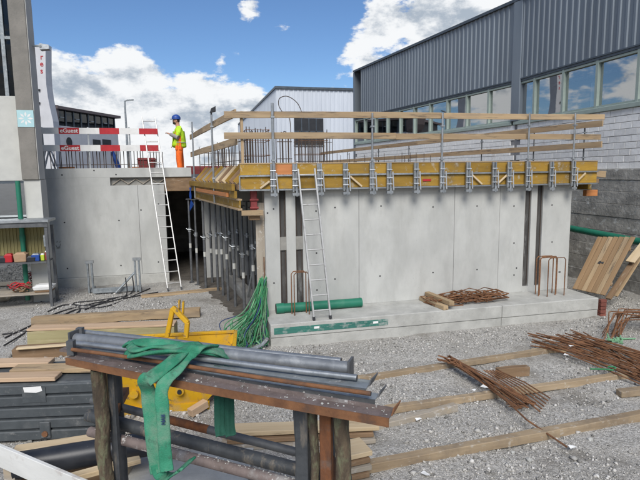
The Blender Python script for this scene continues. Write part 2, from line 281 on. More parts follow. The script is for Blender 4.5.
# ---------------------------------------------------------------- mesh helpers
OFF = {}
def woff(o): return OFF.get(o.name, Vector((0, 0, 0))) if o else Vector((0, 0, 0))
def tag(o, label=None, cat=None, group=None, kind=None):
    if label: o['label'] = label
    if cat: o['category'] = cat
    if group: o['group'] = group
    if kind: o['kind'] = kind
    return o
def root(name, loc, label, cat, group=None):
    o = bpy.data.objects.new(name, None); C.objects.link(o); o.location = loc; o.empty_display_size = .1
    OFF[o.name] = Vector(loc); return tag(o, label, cat, group)
class MB:
    def __init__(s): s.v = []; s.f = []; s.mi = []; s.cur = 0
    def add(s, vs, fs):
        n = len(s.v); s.v += [Vector(p) for p in vs]; s.f += [[i+n for i in q] for q in fs]; s.mi += [s.cur]*len(fs); return s
    def box8(s, p): return s.add(p, [(0, 3, 2, 1), (4, 5, 6, 7), (0, 1, 5, 4), (1, 2, 6, 5), (2, 3, 7, 6), (3, 0, 4, 7)])
    def box(s, s0, s1, t0, t1, z0, z1, T=None):
        T = T or M
        return s.box8([T(s0, t0, z0), T(s1, t0, z0), T(s1, t1, z0), T(s0, t1, z0), T(s0, t0, z1), T(s1, t0, z1), T(s1, t1, z1), T(s0, t1, z1)])
    def bar(s, P, Q, w, h, up=(0, 0, 1)):
        P = Vector(P); Q = Vector(Q); d = (Q-P).normalized(); up = Vector(up)
        if abs(d.dot(up)) > .99: up = Vector((0, 1, 0))
        y = up.cross(d).normalized()*w/2; z = d.cross(y).normalized()*h/2
        return s.box8([P-y-z, Q-y-z, Q+y-z, P+y-z, P-y+z, Q-y+z, Q+y+z, P+y+z])
    def tube(s, pts, r, n=8, closed=False, hollow=0):
        pts = [Vector(p) for p in pts]; K = len(pts); rs = r if isinstance(r, (list, tuple)) else [r]*K
        base = len(s.v); prev = None
        for i, p in enumerate(pts):
            if closed: d = pts[(i+1) % K]-pts[i-1]
            else: d = pts[min(i+1, K-1)]-pts[max(i-1, 0)]
            d = d.normalized() if d.length > 1e-9 else Vector((0, 0, 1))
            if prev is None:
                a = Vector((0, 0, 1)) if abs(d.z) < .9 else Vector((1, 0, 0)); x = d.cross(a).normalized()
            else:
                x = prev - d*prev.dot(d); x = x.normalized() if x.length > 1e-6 else d.orthogonal().normalized()
            y = d.cross(x); prev = x
            for k in range(n):
                a = 2*math.pi*k/n; s.v.append(p + (x*math.cos(a)+y*math.sin(a))*rs[i])
        for i in range(K if closed else K-1):
            j = (i+1) % K
            for k in range(n):
                l = (k+1) % n; s.f.append([base+i*n+k, base+i*n+l, base+j*n+l, base+j*n+k]); s.mi.append(s.cur)
        if not closed:
            if hollow:
                s.f.append([base+k for k in range(n)][::-1]); s.mi.append(hollow); s.f.append([base+(K-1)*n+k for k in range(n)]); s.mi.append(hollow)
            else:
                s.f.append([base+k for k in range(n)][::-1]); s.mi.append(s.cur); s.f.append([base+(K-1)*n+k for k in range(n)]); s.mi.append(s.cur)
        return s
    def prism(s, poly, ext):
        poly = [Vector(p) for p in poly]; ext = Vector(ext); n = len(poly)
        return s.add(poly+[p+ext for p in poly], [list(range(n))[::-1], [n+i for i in range(n)]] + [[i, (i+1) % n, n+(i+1) % n, n+i] for i in range(n)])
    def build(s, name, mt, parent=None, origin=None, bevel=0, smooth=False):
        me = bpy.data.meshes.new(name)
        if parent: og = woff(parent)
        elif origin is not None: og = Vector(origin)
        else:
            a = np.array([list(p) for p in s.v]); og = Vector(((a[:, 0].min()+a[:, 0].max())/2, (a[:, 1].min()+a[:, 1].max())/2, a[:, 2].min()))
        me.from_pydata([tuple(p-og) for p in s.v], [], s.f)
        ms = mt if isinstance(mt, list) else [mt]
        for q in ms: me.materials.append(X[q] if isinstance(q, str) else q)
        if len(ms) > 1: me.polygons.foreach_set('material_index', s.mi)
        me.update()
        bm = bmesh.new(); bm.from_mesh(me); bmesh.ops.recalc_face_normals(bm, faces=bm.faces); bm.to_mesh(me); bm.free()
        if smooth: me.polygons.foreach_set('use_smooth', [True]*len(me.polygons)); 
        o = bpy.data.objects.new(name, me); C.objects.link(o)
        if parent: o.parent = parent; OFF[o.name] = og
        else: o.location = og; OFF[o.name] = og
        if bevel:
            b = o.modifiers.new('bevel', 'BEVEL'); b.width = bevel; b.segments = 1; b.limit_method = 'ANGLE'
        if smooth is True:
            try: me.set_sharp_from_angle(angle=math.radians(40))
            except Exception: pass
        return o
def board(name, P, Q, w, h, mt, parent=None, up=(0, 0, 1), bevel=.004, warp=0.):
    """a board with its own axes: length along local x (so that the grain follows it)"""
    P = Vector(P); Q = Vector(Q); d = (Q-P); Ln = d.length; d.normalize(); up = Vector(up)
    if abs(d.dot(up)) > .99: up = Vector((0, 1, 0))
    y = up.cross(d).normalized(); z = d.cross(y)
    mb = MB(); n = max(2, int(Ln/.2)) if warp else 1
    vs = []
    ph = random.random()*6
    for i in range(n+1):
        x = -Ln/2+Ln*i/n; dz = warp*math.sin(i/n*3.1+ph) if warp else 0; dy = warp*math.cos(i/n*2.3+ph)*.6 if warp else 0
        jj = (lambda: random.uniform(-1, 1)*min(w, h)*.045) if warp else (lambda: 0)
        vs += [(x+jj(), -w/2+dy+jj(), -h/2+dz+jj()), (x+jj(), w/2+dy+jj(), -h/2+dz+jj()), (x+jj(), w/2+dy+jj(), h/2+dz+jj()), (x+jj(), -w/2+dy+jj(), h/2+dz+jj())]
    fs = [(0, 1, 2, 3), tuple(4*n+k for k in (3, 2, 1, 0))]
    for i in range(n):
        a = 4*i
        for k in range(4): fs.append((a+k, a+4+k, a+4+(k+1) % 4, a+(k+1) % 4))
    mb.add(vs, fs)
    o = mb.build(name, mt, None, (0, 0, 0), bevel)
    mw = Matrix((d, y, z)).transposed().to_4x4(); mw.translation = (P+Q)/2 - (woff(parent) if parent else Vector((0, 0, 0)))
    o.matrix_basis = mw
    if parent: o.parent = parent
    return o
def inst(me, name, loc, parent=None, rot=None, label=None):
    o = bpy.data.objects.new(name, me); C.objects.link(o)
    o.location = Vector(loc)-(woff(parent) if parent else Vector((0, 0, 0)))
    if rot is not None: o.rotation_euler = rot
    if parent: o.parent = parent
    return o
def crom(pts, k=8):
    pts = [Vector(p) for p in pts]; P = [pts[0]*2-pts[1]]+pts+[pts[-1]*2-pts[-2]]; out = []
    for i in range(1, len(P)-2):
        a, b, c, d = P[i-1:i+3]
        for j in range(k):
            t = j/k; out.append(.5*((2*b)+(c-a)*t+(2*a-5*b+4*c-d)*t*t+(3*b-a-3*c+d)*t*t*t))
    out.append(pts[-1]); return out
def ribbon(mb, pts, wd, w, th, k=8, wob=0.):
    """flat webbing along pts; wd gives the direction of its width at each point"""
    c = crom(pts, k); W = crom([Vector(x) for x in wd], k); n = 13; rows = []
    seed = random.random()*50
    for i, p in enumerate(c):
        d = (c[min(i+1, len(c)-1)]-c[max(i-1, 0)]).normalized(); y = W[i]-d*W[i].dot(d); y.normalize(); z = d.cross(y)
        a = []
        for q in range(n):
            x = q/(n-1)-.5
            h = noise.noise((x*3.5+seed, i*.1, seed))*wob*1.3 + wob*.7*math.cos(x*9+i*.05) + wob*.5*noise.noise((x*11, i*.25, seed+7))
            a.append((p+y*x*w+z*(h+th/2), p+y*x*w+z*(h-th/2)))
        rows.append(a)
    base = len(mb.v)
    for a in rows:
        for q in a: mb.v += [q[0]]
        for q in reversed(a): mb.v += [q[1]]
    m2 = 2*n
    for i in range(len(rows)-1):
        for q in range(m2):
            mb.f.append([base+i*m2+q, base+i*m2+(q+1) % m2, base+(i+1)*m2+(q+1) % m2, base+(i+1)*m2+q]); mb.mi.append(mb.cur)
    mb.f.append([base+q for q in range(m2)]); mb.f.append([base+(len(rows)-1)*m2+q for q in range(m2)]); mb.mi += [mb.cur]*2
def strand(mb, pts, wd, w, th, k=8, tw=0.):
    c = crom(pts, k); W = crom([Vector(x) for x in wd], k); n = 18; base = len(mb.v); sd_ = random.random()*40
    for i, p in enumerate(c):
        d = (c[min(i+1, len(c)-1)]-c[max(i-1, 0)]).normalized(); y = W[i]-d*W[i].dot(d); y.normalize(); z = d.cross(y)
        ww = w*(1+.10*noise.noise((i*.11, sd_, 0))); tt = th*(1+.25*noise.noise((i*.14, sd_, 5)))
        for q in range(n):
            a = 2*math.pi*q/n; ca, sa = math.cos(a), math.sin(a)
            fold = 1-.30*math.exp(-((ca-.18*math.sin(i*.09+sd_))/.16)**2) + .12*noise.noise((ca*3, i*.16, sd_+(0 if sa > 0 else 9)))
            mb.v.append(p+y*(ww/2*ca)+z*(tt/2*sa*fold*(abs(sa)**-.35 if abs(sa) > .05 else 1)))
    m2 = n
    for i in range(len(c)-1):
        for q in range(m2): mb.f.append([base+i*m2+q, base+i*m2+(q+1) % m2, base+(i+1)*m2+(q+1) % m2, base+(i+1)*m2+q]); mb.mi.append(mb.cur)
    mb.f.append([base+q for q in range(m2)]); mb.f.append([base+(len(c)-1)*m2+q for q in range(m2)]); mb.mi += [mb.cur]*2
def text_mesh(txt, size, bold=True):
    cu = bpy.data.curves.new('txt', 'FONT'); cu.body = txt; cu.size = size; cu.align_x = 'CENTER'; cu.align_y = 'CENTER'; cu.extrude = .002
    if bold: cu.offset = size*.018
    ob = bpy.data.objects.new('txt', cu); C.objects.link(ob)
    dg = bpy.context.evaluated_depsgraph_get(); me = bpy.data.meshes.new_from_object(ob.evaluated_get(dg))
    bpy.data.objects.remove(ob); return me
def place_text(txt, size, centre, right, up, mt, parent, name='lettering', sx=1):
    me = text_mesh(txt, size); me.materials.clear(); me.materials.append(X[mt])
    o = bpy.data.objects.new(name, me); C.objects.link(o)
    right = Vector(right).normalized(); up = Vector(up).normalized(); n = right.cross(up)
    mw = Matrix((right*sx, up, n)).transposed().to_4x4(); mw.translation = Vector(centre)-woff(parent)
    o.matrix_basis = mw; o.parent = parent; return o

# ================================================================ THE SETTING
def gh(x, y):
    """height of the gravel: gentle humps, never far from zero"""
    ruts = -.03*sum(math.exp(-((y-c+.16*(x-2)-.12*math.sin(x*.9))/.16)**2) for c in (5.5, 7.1, 8.05))
    return ruts+.035*noise.noise((x*.7, y*.7, 0)) + .02*noise.noise((x*2.3, y*2.3, 4)) + .010*noise.noise((x*7, y*7, 9))
def make_ground():
    xs = np.arange(-11, 11.01, .09); ys = np.arange(2.0, 17.01, .09)
    xs = np.concatenate(([-600, -60, -20], xs, [20, 60, 600])); ys = np.concatenate(([-600, -60, -6], ys, [24, 60, 900]))
    nx, ny = len(xs), len(ys); v = []
    for y in ys:
        for x in xs:
            e = min(1, max(0, 11-abs(x)))*min(1, max(0, y-2))*min(1, max(0, 17-y))
            v.append((x, y, gh(x, y)*e))
    f = [(j*nx+i, j*nx+i+1, (j+1)*nx+i+1, (j+1)*nx+i) for j in range(ny-1) for i in range(nx-1)]
    me = bpy.data.meshes.new('ground'); me.from_pydata(v, [], f); me.materials.append(X['gravel'])
    me.polygons.foreach_set('use_smooth', [True]*len(f))
    o = bpy.data.objects.new('ground', me); C.objects.link(o); tag(o, 'grey crushed gravel ground of the building site', 'ground', kind='structure')
make_ground()
def make_gravel(n=150000):
    x = RNG.uniform(-8.5, 7.6, n); y = RNG.uniform(3.6, 13.6, n)
    keep = np.ones(n, bool)
    # none inside the footing
    dx = x-ORG.x; dy = y-ORG.y; s = dx*EX.x+dy*EX.y; t = dx*EY.x+dy*EY.y
    keep &= ~((s > -.1) & (s < 7.3) & (t > -1.0) & (t < 1)); keep &= ~((s > -1.5) & (s < 7.3) & (t > 0))
    keep &= np.array([noise.noise((i*.8+3, j*.8, 2.2)) > -.12+.5*k for i, j, k in zip(x, y, RNG.uniform(-.5, .5, n))])
    x, y = x[keep], y[keep]; n = len(x)
    oc = np.array([(1, 0, 0), (0, 1, 0), (-1, 0, 0), (0, -1, 0), (0, 0, 1), (0, 0, -1)], float)
    fc = np.array([(0, 1, 4), (1, 2, 4), (2, 3, 4), (3, 0, 4), (1, 0, 5), (2, 1, 5), (3, 2, 5), (0, 3, 5)])
    size = np.clip(RNG.lognormal(math.log(.0085), .5, n), .004, .04)
    dim = RNG.uniform(.7, 1.35, (n, 1, 3)); dim[:, :, 2] *= .75
    p = oc[None]*dim + RNG.normal(0, .16, (n, 6, 3))
    a = RNG.uniform(0, 6.28, n); ca, sa = np.cos(a), np.sin(a); b = RNG.uniform(-.7, .7, n); cb, sb = np.cos(b), np.sin(b)
    px = p[..., 0]*cb[:, None]+p[..., 2]*sb[:, None]; pz = -p[..., 0]*sb[:, None]+p[..., 2]*cb[:, None]; py = p[..., 1]
    qx = px*ca[:, None]-py*sa[:, None]; qy = px*sa[:, None]+py*ca[:, None]
    z = np.array([gh(i, j) for i, j in zip(x, y)]) + size*.3
    V = np.stack([qx*size[:, None]+x[:, None], qy*size[:, None]+y[:, None], pz*size[:, None]+z[:, None]], -1).reshape(-1, 3)
    F = (fc[None]+(np.arange(n)*6)[:, None, None]).reshape(-1, 3)
    me = bpy.data.meshes.new('gravel'); me.vertices.add(len(V)); me.vertices.foreach_set('co', V.ravel())
    me.loops.add(F.size); me.loops.foreach_set('vertex_index', F.ravel()); me.polygons.add(len(F))
    me.polygons.foreach_set('loop_start', np.arange(0, F.size, 3)); me.polygons.foreach_set('loop_total', np.full(len(F), 3)); me.update(calc_edges=True)
    at = me.attributes.new('tone', 'FLOAT', 'POINT'); at.data.foreach_set('value', np.repeat(RNG.uniform(0, 1, n), 6))
    me.materials.append(X['stone'])
    o = bpy.data.objects.new('gravel', me); C.objects.link(o); tag(o, 'loose grey and white stones strewn over the site ground', 'gravel', kind='stuff')
make_gravel()

LW_T = 5.74          # front face of the rear left wall
FORM_B, FORM_T = 2.79, 3.28
# street level behind the site
mb = MB(); 
mb.prism([M(-400, 18.4, 2.80), M(400, 18.4, 2.80), M(600, 900, 2.80), M(-600, 900, 2.80)], (0, 0, .09))
tag(mb.build('street', 'asphalt'), 'asphalt yard beyond the site', 'street', kind='structure')
mb = MB(); mb.prism([M(9.75, -25, 2.9), M(80, -25, 2.9), M(80, 18.3, 2.9), M(9.75, 18.3, 2.9)], (0, 0, .1))
tag(mb.build('upper_ground', 'asphalt'), 'raised ground under the metal hall', 'ground', kind='structure')
# formwork deck that will carry the slab
mb = MB(); mb.prism([M(-.5, -.12, 2.80), M(7.45, -.12, 2.80), M(5.7, 18.35, 2.80), M(-9, 18.35, 2.80), M(-9, 6.1, 2.80), M(-1.28, 6.1, 2.80)], (0, 0, .09))
tag(mb.build('deck', 'wood_brown'), 'plywood deck over the open basement', 'deck', kind='structure')
mb = MB(); mb.box(-9, -1.35, 6.12, 10, 2.92, 3.04)
tag(mb.build('upper_slab', 'concrete_warm'), 'concrete slab behind the rear left wall', 'slab', kind='structure')
# basement enclosure
def crom_ed(e):
    return [(p.x, p.y) for p in crom([Vector((a, b, 0)) for a, b in e], 6)]
ed = [(-.25, .5), (-.42, 1.0), (-.5, 1.6), (-.72, 2.2), (-.70, 2.8), (-.92, 3.4), (-.98, 4.0), (-1.2, 4.6), (-1.22, 5.2), (-1.45, 5.62), (-2.1, 5.78)]
ed = [(x_+.16*noise.noise((t_*3, 1, 0))+random.uniform(-.07, .07), t_) for x_, t_ in crom_ed(ed)]
mb = MB(); mb.prism([M(x_, t_, -.2) for x_, t_ in ed][::-1]+[M(7.2, .36, -.2), M(7.2, 11.4, -.2), M(-8.9, 11.4, -.2), M(-8.9, 6.05, -.2)], (0, 0, .222)); tag(mb.build('basement_floor', 'earth'), 'earth floor under the deck, coloured dark to deepen the shade of the room', 'floor', kind='structure')  # earth sheet coloured dark so the room behind the props reads darker
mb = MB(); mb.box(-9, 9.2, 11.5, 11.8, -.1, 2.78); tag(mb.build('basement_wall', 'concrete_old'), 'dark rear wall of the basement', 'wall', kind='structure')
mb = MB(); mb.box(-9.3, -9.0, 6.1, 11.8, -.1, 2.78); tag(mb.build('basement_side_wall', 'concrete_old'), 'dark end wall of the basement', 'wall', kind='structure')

# ---------------------------------------------------------------- long concrete wall
def tie_holes(parent, pts, n, r=.017):
    me = None
    for P in pts:
        if me is None:
            mb = MB(); mb.tube([-n*.02, n*.003], r, 10); o = mb.build('tie_hole', 'hole', None, (0, 0, 0)); me = o.data
            o.location = Vector(P)-woff(parent); o.parent = parent
        else: inst(me, 'tie_hole', P, parent)
WT = 2.785; FT = .42
wall = root('concrete_wall', M(3.4, 0, FT), 'long new pale concrete wall standing on the footing under the yellow formwork', 'wall')
sl = [(MT(a, 240, 0)[0], MT(b, 240, 0)[0]) for a, b in ((280, 286.5), (296, 303), (524, 530), (536, 541.5))]
WL, WR = 0.0, MT(569.5, 240, 0)[0]
joints = [MT(u, 240, 0)[0] for u in (359, 454, 499)]
cuts = sorted([WL]+[x for q in sl for x in q]+joints+[WR])
for a, b in zip(cuts[:-1], cuts[1:]):
    isl = any(abs(a-q[0]) < 1e-6 for q in sl)
    if isl:
        k = [i for i, q in enumerate(sl) if abs(a-q[0]) < 1e-6][0]
        zb = FT+.002 if k < 2 else FT+.12
        if k >= 2:
            mb = MB(); mb.box(a, b, .003, .3, FT, zb); mb.build('panel', 'concrete', wall)
        mb = MB(); mb.box(a, b, .055, .3, zb, WT)
        mb.build('keyway', 'slot', wall)
        zm = MT(300, 243, 0)[1] if k < 2 else MT(530, 232, 0)[1]
        if k < 2:
          mb = MB(); mb.box(a, b, .02, .05, zm-.13 if k < 2 else zm-.01, zm+.13 if k < 2 else zm+.03); mb.build('keyway_bridge', 'concrete_old' if k < 2 else 'concrete', wall)
        for x in (a+.02, b-.02):
            mb = MB(); mb.tube([M(x, .04, zb+.05), M(x, .035, WT-.02)], .008, 6); mb.build('reinforcing_bar', 'rebar_dark', wall)
    else:
        g = .0035; jit = random.uniform(-.003, .003)
        mb = MB(); mb.box(a+(g if a in joints else 0), b-(g if b in joints else 0), jit, .3, FT, WT); mb.build('panel', 'concrete', wall, bevel=.004)
mb = MB(); mb.box(WL+.05, WR-.05, .06, .29, FT, WT-.01); mb.build('wall_core', 'concrete_old', wall)
holes = [(335, 207.5), (381, 206), (316, 211), (316.5, 253), (335, 279), (380, 276), (317, 290), (267.5, 213), (273.5, 209), (274, 283), (433, 272.5), (477, 269.5), (514, 275), (514, 243), (516.5, 268), (552, 242), (559, 272), (560, 272), (433, 207), (477, 206), (514, 206), (552, 205)]
tie_holes(wall, [M(MT(u, v, 0)[0], 0, MT(u, v, 0)[1]) for u, v in holes], EY*-1)
# a timber stop board at the wall end, beside the opening
board('stop_board', M(-.035, .12, FT), M(-.035, .12, WT-.25), .04, .26, 'wood_grey', wall, up=EX)

foot = root('concrete_footing', M(3.5, -.5, 0), 'low concrete footing along the base of the long wall', 'footing')
FL, FR = -.08, MT(598, 305, -.93)[0]; js = MT(502, 310, -.93)[0]
for a, b in ((FL, js-.004), (js+.004, FR)):
    mb = MB(); mb.box(a, b, -.945, .34, .17, FT); mb.build('upper_lift', 'concrete_warm', foot, bevel=.012)
    mb = MB(); mb.box(a, b, -.93, .34, -.12, .165); mb.build('lower_lift', 'concrete_warm', foot, bevel=.01)
a0, a1 = MT(274, 330, -.945)[0], MT(388, 322, -.945)[0]
tape = root('waterstop_tape', M((a0+a1)/2, -.95, .2), 'green plastic waterstop strip stuck along the front of the footing', 'tape')
mb = MB(); mb.box(a0, a1, -.951, -.946, .235, .352); mb.build('strip', 'tape_green', tape)
mb = MB(); mb.box(a0+.02, a1-.02, -.954, -.9515, .298, .31); mb.build('ridge', 'tape_green', tape)
for u in (314, 373):
    sa = MT(u, 330, -.945)[0]; mb = MB(); mb.box(sa, sa+.1, -.9545, -.9515, .285, .325); mb.build('paper_tag', 'paper', tape)

# ---------------------------------------------------------------- rear left wall
lw = root('rear_concrete_wall', M(-3.8, LW_T, 0), 'tall rear concrete wall at the back left with a recessed slot near its top', 'wall')
LTOP = 3.29; LA = -5.45; LB = MT(167, 240, LW_T)[0]; LJ = MT(140.5, 240, LW_T)[0]
q0, q1 = MT(110, 181, LW_T)[0], MT(164, 181, LW_T)[0]; qz0, qz1 = MT(120, 185.5, LW_T)[1], MT(120, 177.5, LW_T)[1]
for a, b in ((LA, LJ-.003), (LJ+.003, LB)):
    mb = MB(); mb.box(a, b, LW_T, LW_T+.3, .25, qz0); mb.build('panel', 'concrete', lw, bevel=.004)
mb = MB(); mb.box(LA, q0, LW_T+.001, LW_T+.3, qz0, qz1); mb.build('panel', 'concrete', lw)
mb = MB(); mb.box(LA, -1.3, LW_T, LW_T+.3, qz1, LTOP); mb.build('top_beam', 'concrete', lw, bevel=.004)
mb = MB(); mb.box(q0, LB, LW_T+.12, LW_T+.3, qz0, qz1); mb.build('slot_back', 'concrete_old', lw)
for i in range(7):
    a = q0+.05+i*(q1-q0)/7.2; mb = MB(); P = M(a, LW_T+.09, qz0+.03); Q = M(a+.24, LW_T+.09, qz1-.03)
    if i % 2: P.z, Q.z = Q.z, P.z
    mb.bar(P, Q, .02, .02, up=EY); mb.build('slot_brace', 'wood_grey', lw)
mb = MB(); mb.box(LA, LB+.02, LW_T-.1, LW_T+.3, -.1, .245); mb.build('kicker', 'concrete_warm', lw, bevel=.006)
mb = MB(); mb.box(MT(203, 240, LW_T)[0], 6.9, LW_T+.02, LW_T+.3, -.1, 2.78); mb.build('inner_panel', 'concrete', lw)
mb = MB(); mb.box(LB, -1.3, LW_T+.05, LW_T+.3, 2.62, qz1-.001); mb.build('lintel', 'wood_brown', lw)
lh = [(62, 175), (116, 174.5), (64.5, 222.5), (119, 220.5), (67.5, 268.5), (121, 265.5), (141, 210), (158.5, 262), (158.5, 204), (94, 170.5)]
tie_holes(lw, [M(MT(u, v, LW_T)[0], LW_T, MT(u, v, LW_T)[1]) for u, v in lh], EY*-1, .022)
mb = MB()
for (u, v), (u2, v2) in (((56.5, 242.5), (57.5, 241)), ((59.5, 242.5), (60.5, 241)), ((56, 245), (57.2, 247.5)), ((57.2, 247.5), (60, 246.5)), ((60, 246.5), (60.5, 243.5)), ((57, 248.3), (60.5, 247.6))):
    a = MT(u, v, LW_T); b = MT(u2, v2, LW_T); mb.bar(M(a[0], LW_T-.002, a[1]), M(b[0], LW_T-.002, b[1]), .004, .028, up=EY)
mb.build('sprayed_mark', 'hole', lw)

# ---------------------------------------------------------------- retaining wall on the right
RS = 9.3
rw = root('retaining_wall', M(RS, 4, 0), 'dark weathered board-marked retaining wall below the white blockwork', 'wall')
RZ = 3.1
zz = [-.1, .32, .7, 1.08, 1.47, 1.86, 2.2, 2.52, 2.82, RZ]
for i in range(len(zz)-1):
    for (ta, tb) in ((-6, 11.4),):
        mb = MB(); jt = random.uniform(-.012, .016); mb.box(RS+jt, RS+.4, ta+.002, tb-.002, zz[i]+.002, zz[i+1]-.002); mb.build('lift', 'concrete_ret', rw, bevel=.008)
mb = MB(); mb.box(RS+.03, RS+.39, -6, 11.4, -.1, RZ-.01); mb.build('core', 'concrete_old', rw)

# ================================================================ METAL HALL ON THE RIGHT
BS = 9.45
hall = root('metal_hall', M(BS, 6, RZ), 'grey blue ribbed metal hall with a long window strip on white blockwork', 'building')
T1 = MS(515, 110, BS)[0]                         # where the facade bends
SILL0, SILL1, WTOP, ROOF = 4.62, 4.74, 6.06, 8.72
B0 = M(BS, T1)                                   # bend point
P2 = PD(355, 100, 30.0); P2.z = 0; D2 = (P2-B0); LEN2 = D2.length; D2.normalize(); N2 = Vector((D2.y, -D2.x, 0))   # N2 points into the hall
N1 = EX.copy()
def F1(t, n, z): return M(BS, t) + EX*n + EZ*z             # first stretch: t along, n inwards
def F2(t, n, z): return B0 + D2*t + N2*n + EZ*z
TS = -4.0
# blocks
bl, bh = .365, (SILL0-RZ)/9
mb = MB(); mb.box(TS, T1, .03, .3, RZ, SILL0, T=lambda s, t, z: F1(s, t, z)); mb.build('mortar_bed', 'mortar', hall)
mb = MB(); mb.box(0, LEN2, .03, .3, RZ, SILL0, T=lambda s, t, z: F2(s, t, z)); mb.build('mortar_bed', 'mortar', hall)
mb = MB(); mb.box(-bl/2+.006, bl/2-.006, 0, .06, .006, bh-.006, T=lambda s, t, z: EY*s+EX*t+EZ*z)
ob = mb.build('block', 'block', None, (0, 0, 0), bevel=.004); blk = ob.data
first = True; cnt = 0; rest = MB()
for j in range(9):
    t = TS+bl/2+(j % 2)*bl/2
    while t+bl/2 < T1:
        jit = random.uniform(-.004, .004)
        if -1.4 < t < T1 and cnt < 290 and F1(t, 0, 0).y < 16.2:
            P = F1(t, jit, RZ+j*bh)
            if first: ob.location = P-woff(hall); ob.parent = hall; first = False
            else:
                o = inst(blk, 'block', P, hall); b = o.modifiers.new('bevel', 'BEVEL'); b.width = .004; b.segments = 1
            cnt += 1
        else: rest.box(t-bl/2+.006, t+bl/2-.006, jit, .06, RZ+j*bh+.006, RZ+(j+1)*bh-.006, T=lambda s, tt, z: F1(s, tt, z))
        t += bl
    t = bl/2+(j % 2)*bl/2
    while t+bl/2 < LEN2:
        rest.box(t-bl/2+.006, t+bl/2-.006, random.uniform(-.004, .004), .06, RZ+j*bh+.006, RZ+(j+1)*bh-.006, T=lambda s, tt, z: F2(s, tt, z)); t += bl
tag(rest.build('far_blocks', 'block', hall), kind='stuff')
def strip(F, t0, t1, mull):
    mb = MB(); mb.box(t0, t1, -.06, .3, SILL0, SILL1, T=F); mb.build('sill', 'frame_green', hall, bevel=.01)
    mb = MB(); mb.box(t0, t1, -.02, .28, WTOP-.05, WTOP+.04, T=F); mb.build('window_head', 'flash', hall)
    ms = [t0]+mull+[t1]
    for a, b in zip(ms[:-1], ms[1:]):
        if b-a < .2: continue
        mb = MB(); mb.add([F(a, .08, SILL1), F(b, .08, SILL1), F(b, .08, WTOP-.05), F(a, .08, WTOP-.05)], [(0, 1, 2, 3)]); w = mb.build('pane', 'glass', hall)
    for t in ms:
        mb = MB(); mb.box(t-.045, t+.045, -.01, .16, SILL1, WTOP-.05, T=F); mb.build('mullion', 'frame_green', hall)
    for zf in (SILL1+.03, WTOP-.09):
        mb = MB(); mb.box(t0, t1, .0, .14, zf-.03, zf+.03, T=F); mb.build('window_rail', 'frame_green', hall)
m1 = [MS(u, 90, BS)[0] for u in (637, 596, 562.5, 534)]
mm = [m1[0]-1.6, m1[0]-3.2]
strip(F1, TS, T1, sorted([x for x in mm+m1 if x > TS+.1]))
strip(F2, .12, LEN2, [.12+1.28*(i+1) for i in range(int(LEN2/1.28)-1)])
# cladding sheets: trapezoid ribs, one object for each metre-wide sheet
PITCHR = .25
def sheet(T, z0, z1, pitch, n, d):
    mb = MB(); prof = []
    for i in range(n):
        a = i*pitch; prof += [(a, 0), (a+pitch*.55, 0), (a+pitch*.64, -d), (a+pitch*.91, -d)]
    prof.append((n*pitch, 0)); k = len(prof)
    vs = [T(a, b, z0) for a, b in prof]+[T(a, b, z1) for a, b in prof]
    mb.add(vs, [(i, i+1, k+i+1, k+i) for i in range(k-1)]); return mb
def clad(F, dirv, L0, L1, z0, z1, mt, par, nrm, pitch=PITCHR, d=.032):
    o0 = sheet(lambda a, b, z: dirv*a+nrm*b+EZ*z, 0, z1-z0, pitch, 4, d).build('cladding_sheet', mt, None, (0, 0, 0)); t = L0; f = True
    while t < L1:
        P = F(t, 0, z0)
        if f: o0.location = P-woff(par); o0.parent = par; f = False
        else: inst(o0.data, 'cladding_sheet', P+nrm*random.uniform(-.002, .002), par)
        t += pitch*4
clad(F1, EY, T1-19*PITCHR*4, T1-.01, WTOP+.04, ROOF-.08, 'cladding', hall, N1)
clad(F2, D2, .02, LEN2-.9, WTOP+.04, ROOF-.08, 'cladding', hall, N2)
for F, a, b in ((F1, T1-19, T1+.02), (F2, .03, LEN2+.06)):
    mb = MB(); mb.box(a, b, -.1, .5, ROOF-.1, ROOF, T=F); mb.build('roof_edge', 'flash', hall)
    mb = MB(); mb.box(a, b, -.05, .05, WTOP+.02, WTOP+.06, T=F); mb.build('drip_edge', 'flash', hall)
mb = MB(); mb.box(-.3, .12, -.1, .2, SILL1, ROOF-.1, T=F2); mb.build('corner_cover', 'cladding', hall, bevel=.02)
# body of the hall: rear, floor, ceiling and end walls
mb = MB(); mb.box(TS, T1-.05, 5, 5.2, RZ, ROOF, T=F1); mb.build('inner_wall', 'floor_dark', hall)
mb = MB(); mb.box(.3, LEN2, 6, 6.2, RZ, ROOF, T=F2); mb.build('inner_wall', 'floor_dark', hall)
mb = MB(); mb.box(TS, T1+1, .32, 5.3, WTOP+.1, WTOP+.2, T=F1); mb.build('ceiling', 'floor_dark', hall)
mb = MB(); mb.box(-.5, LEN2, .32, 6.2, WTOP+.12, WTOP+.22, T=F2); mb.build('ceiling', 'floor_dark', hall)
mb = MB(); mb.box(TS-.2, TS, .0, 5.2, RZ, ROOF, T=F1); mb.build('end_wall', 'floor_dark', hall)
mb = MB(); mb.box(LEN2+.002, LEN2+.2, -.02, 6.2, RZ, ROOF-.1, T=F2); mb.build('end_wall', 'cladding', hall)
mb = MB(); mb.prism([F1(TS, .5, ROOF-.12), F1(T1, .5, ROOF-.12), F2(LEN2, .5, ROOF-.12), F2(LEN2, 8, ROOF-.12), F1(TS, 8, ROOF-.12)], (0, 0, .06)); mb.build('roof', 'flash', hall)
for t in (m1[0]+.7, m1[1]+1.3, m1[2]+1.1, m1[3]+1):
    mb = MB(); mb.bar(F1(t-.5, 1.3, WTOP-.12), F1(t+.5, 1.3, WTOP-.12), .16, .05); mb.build('lamp', 'lamp_tube', hall)
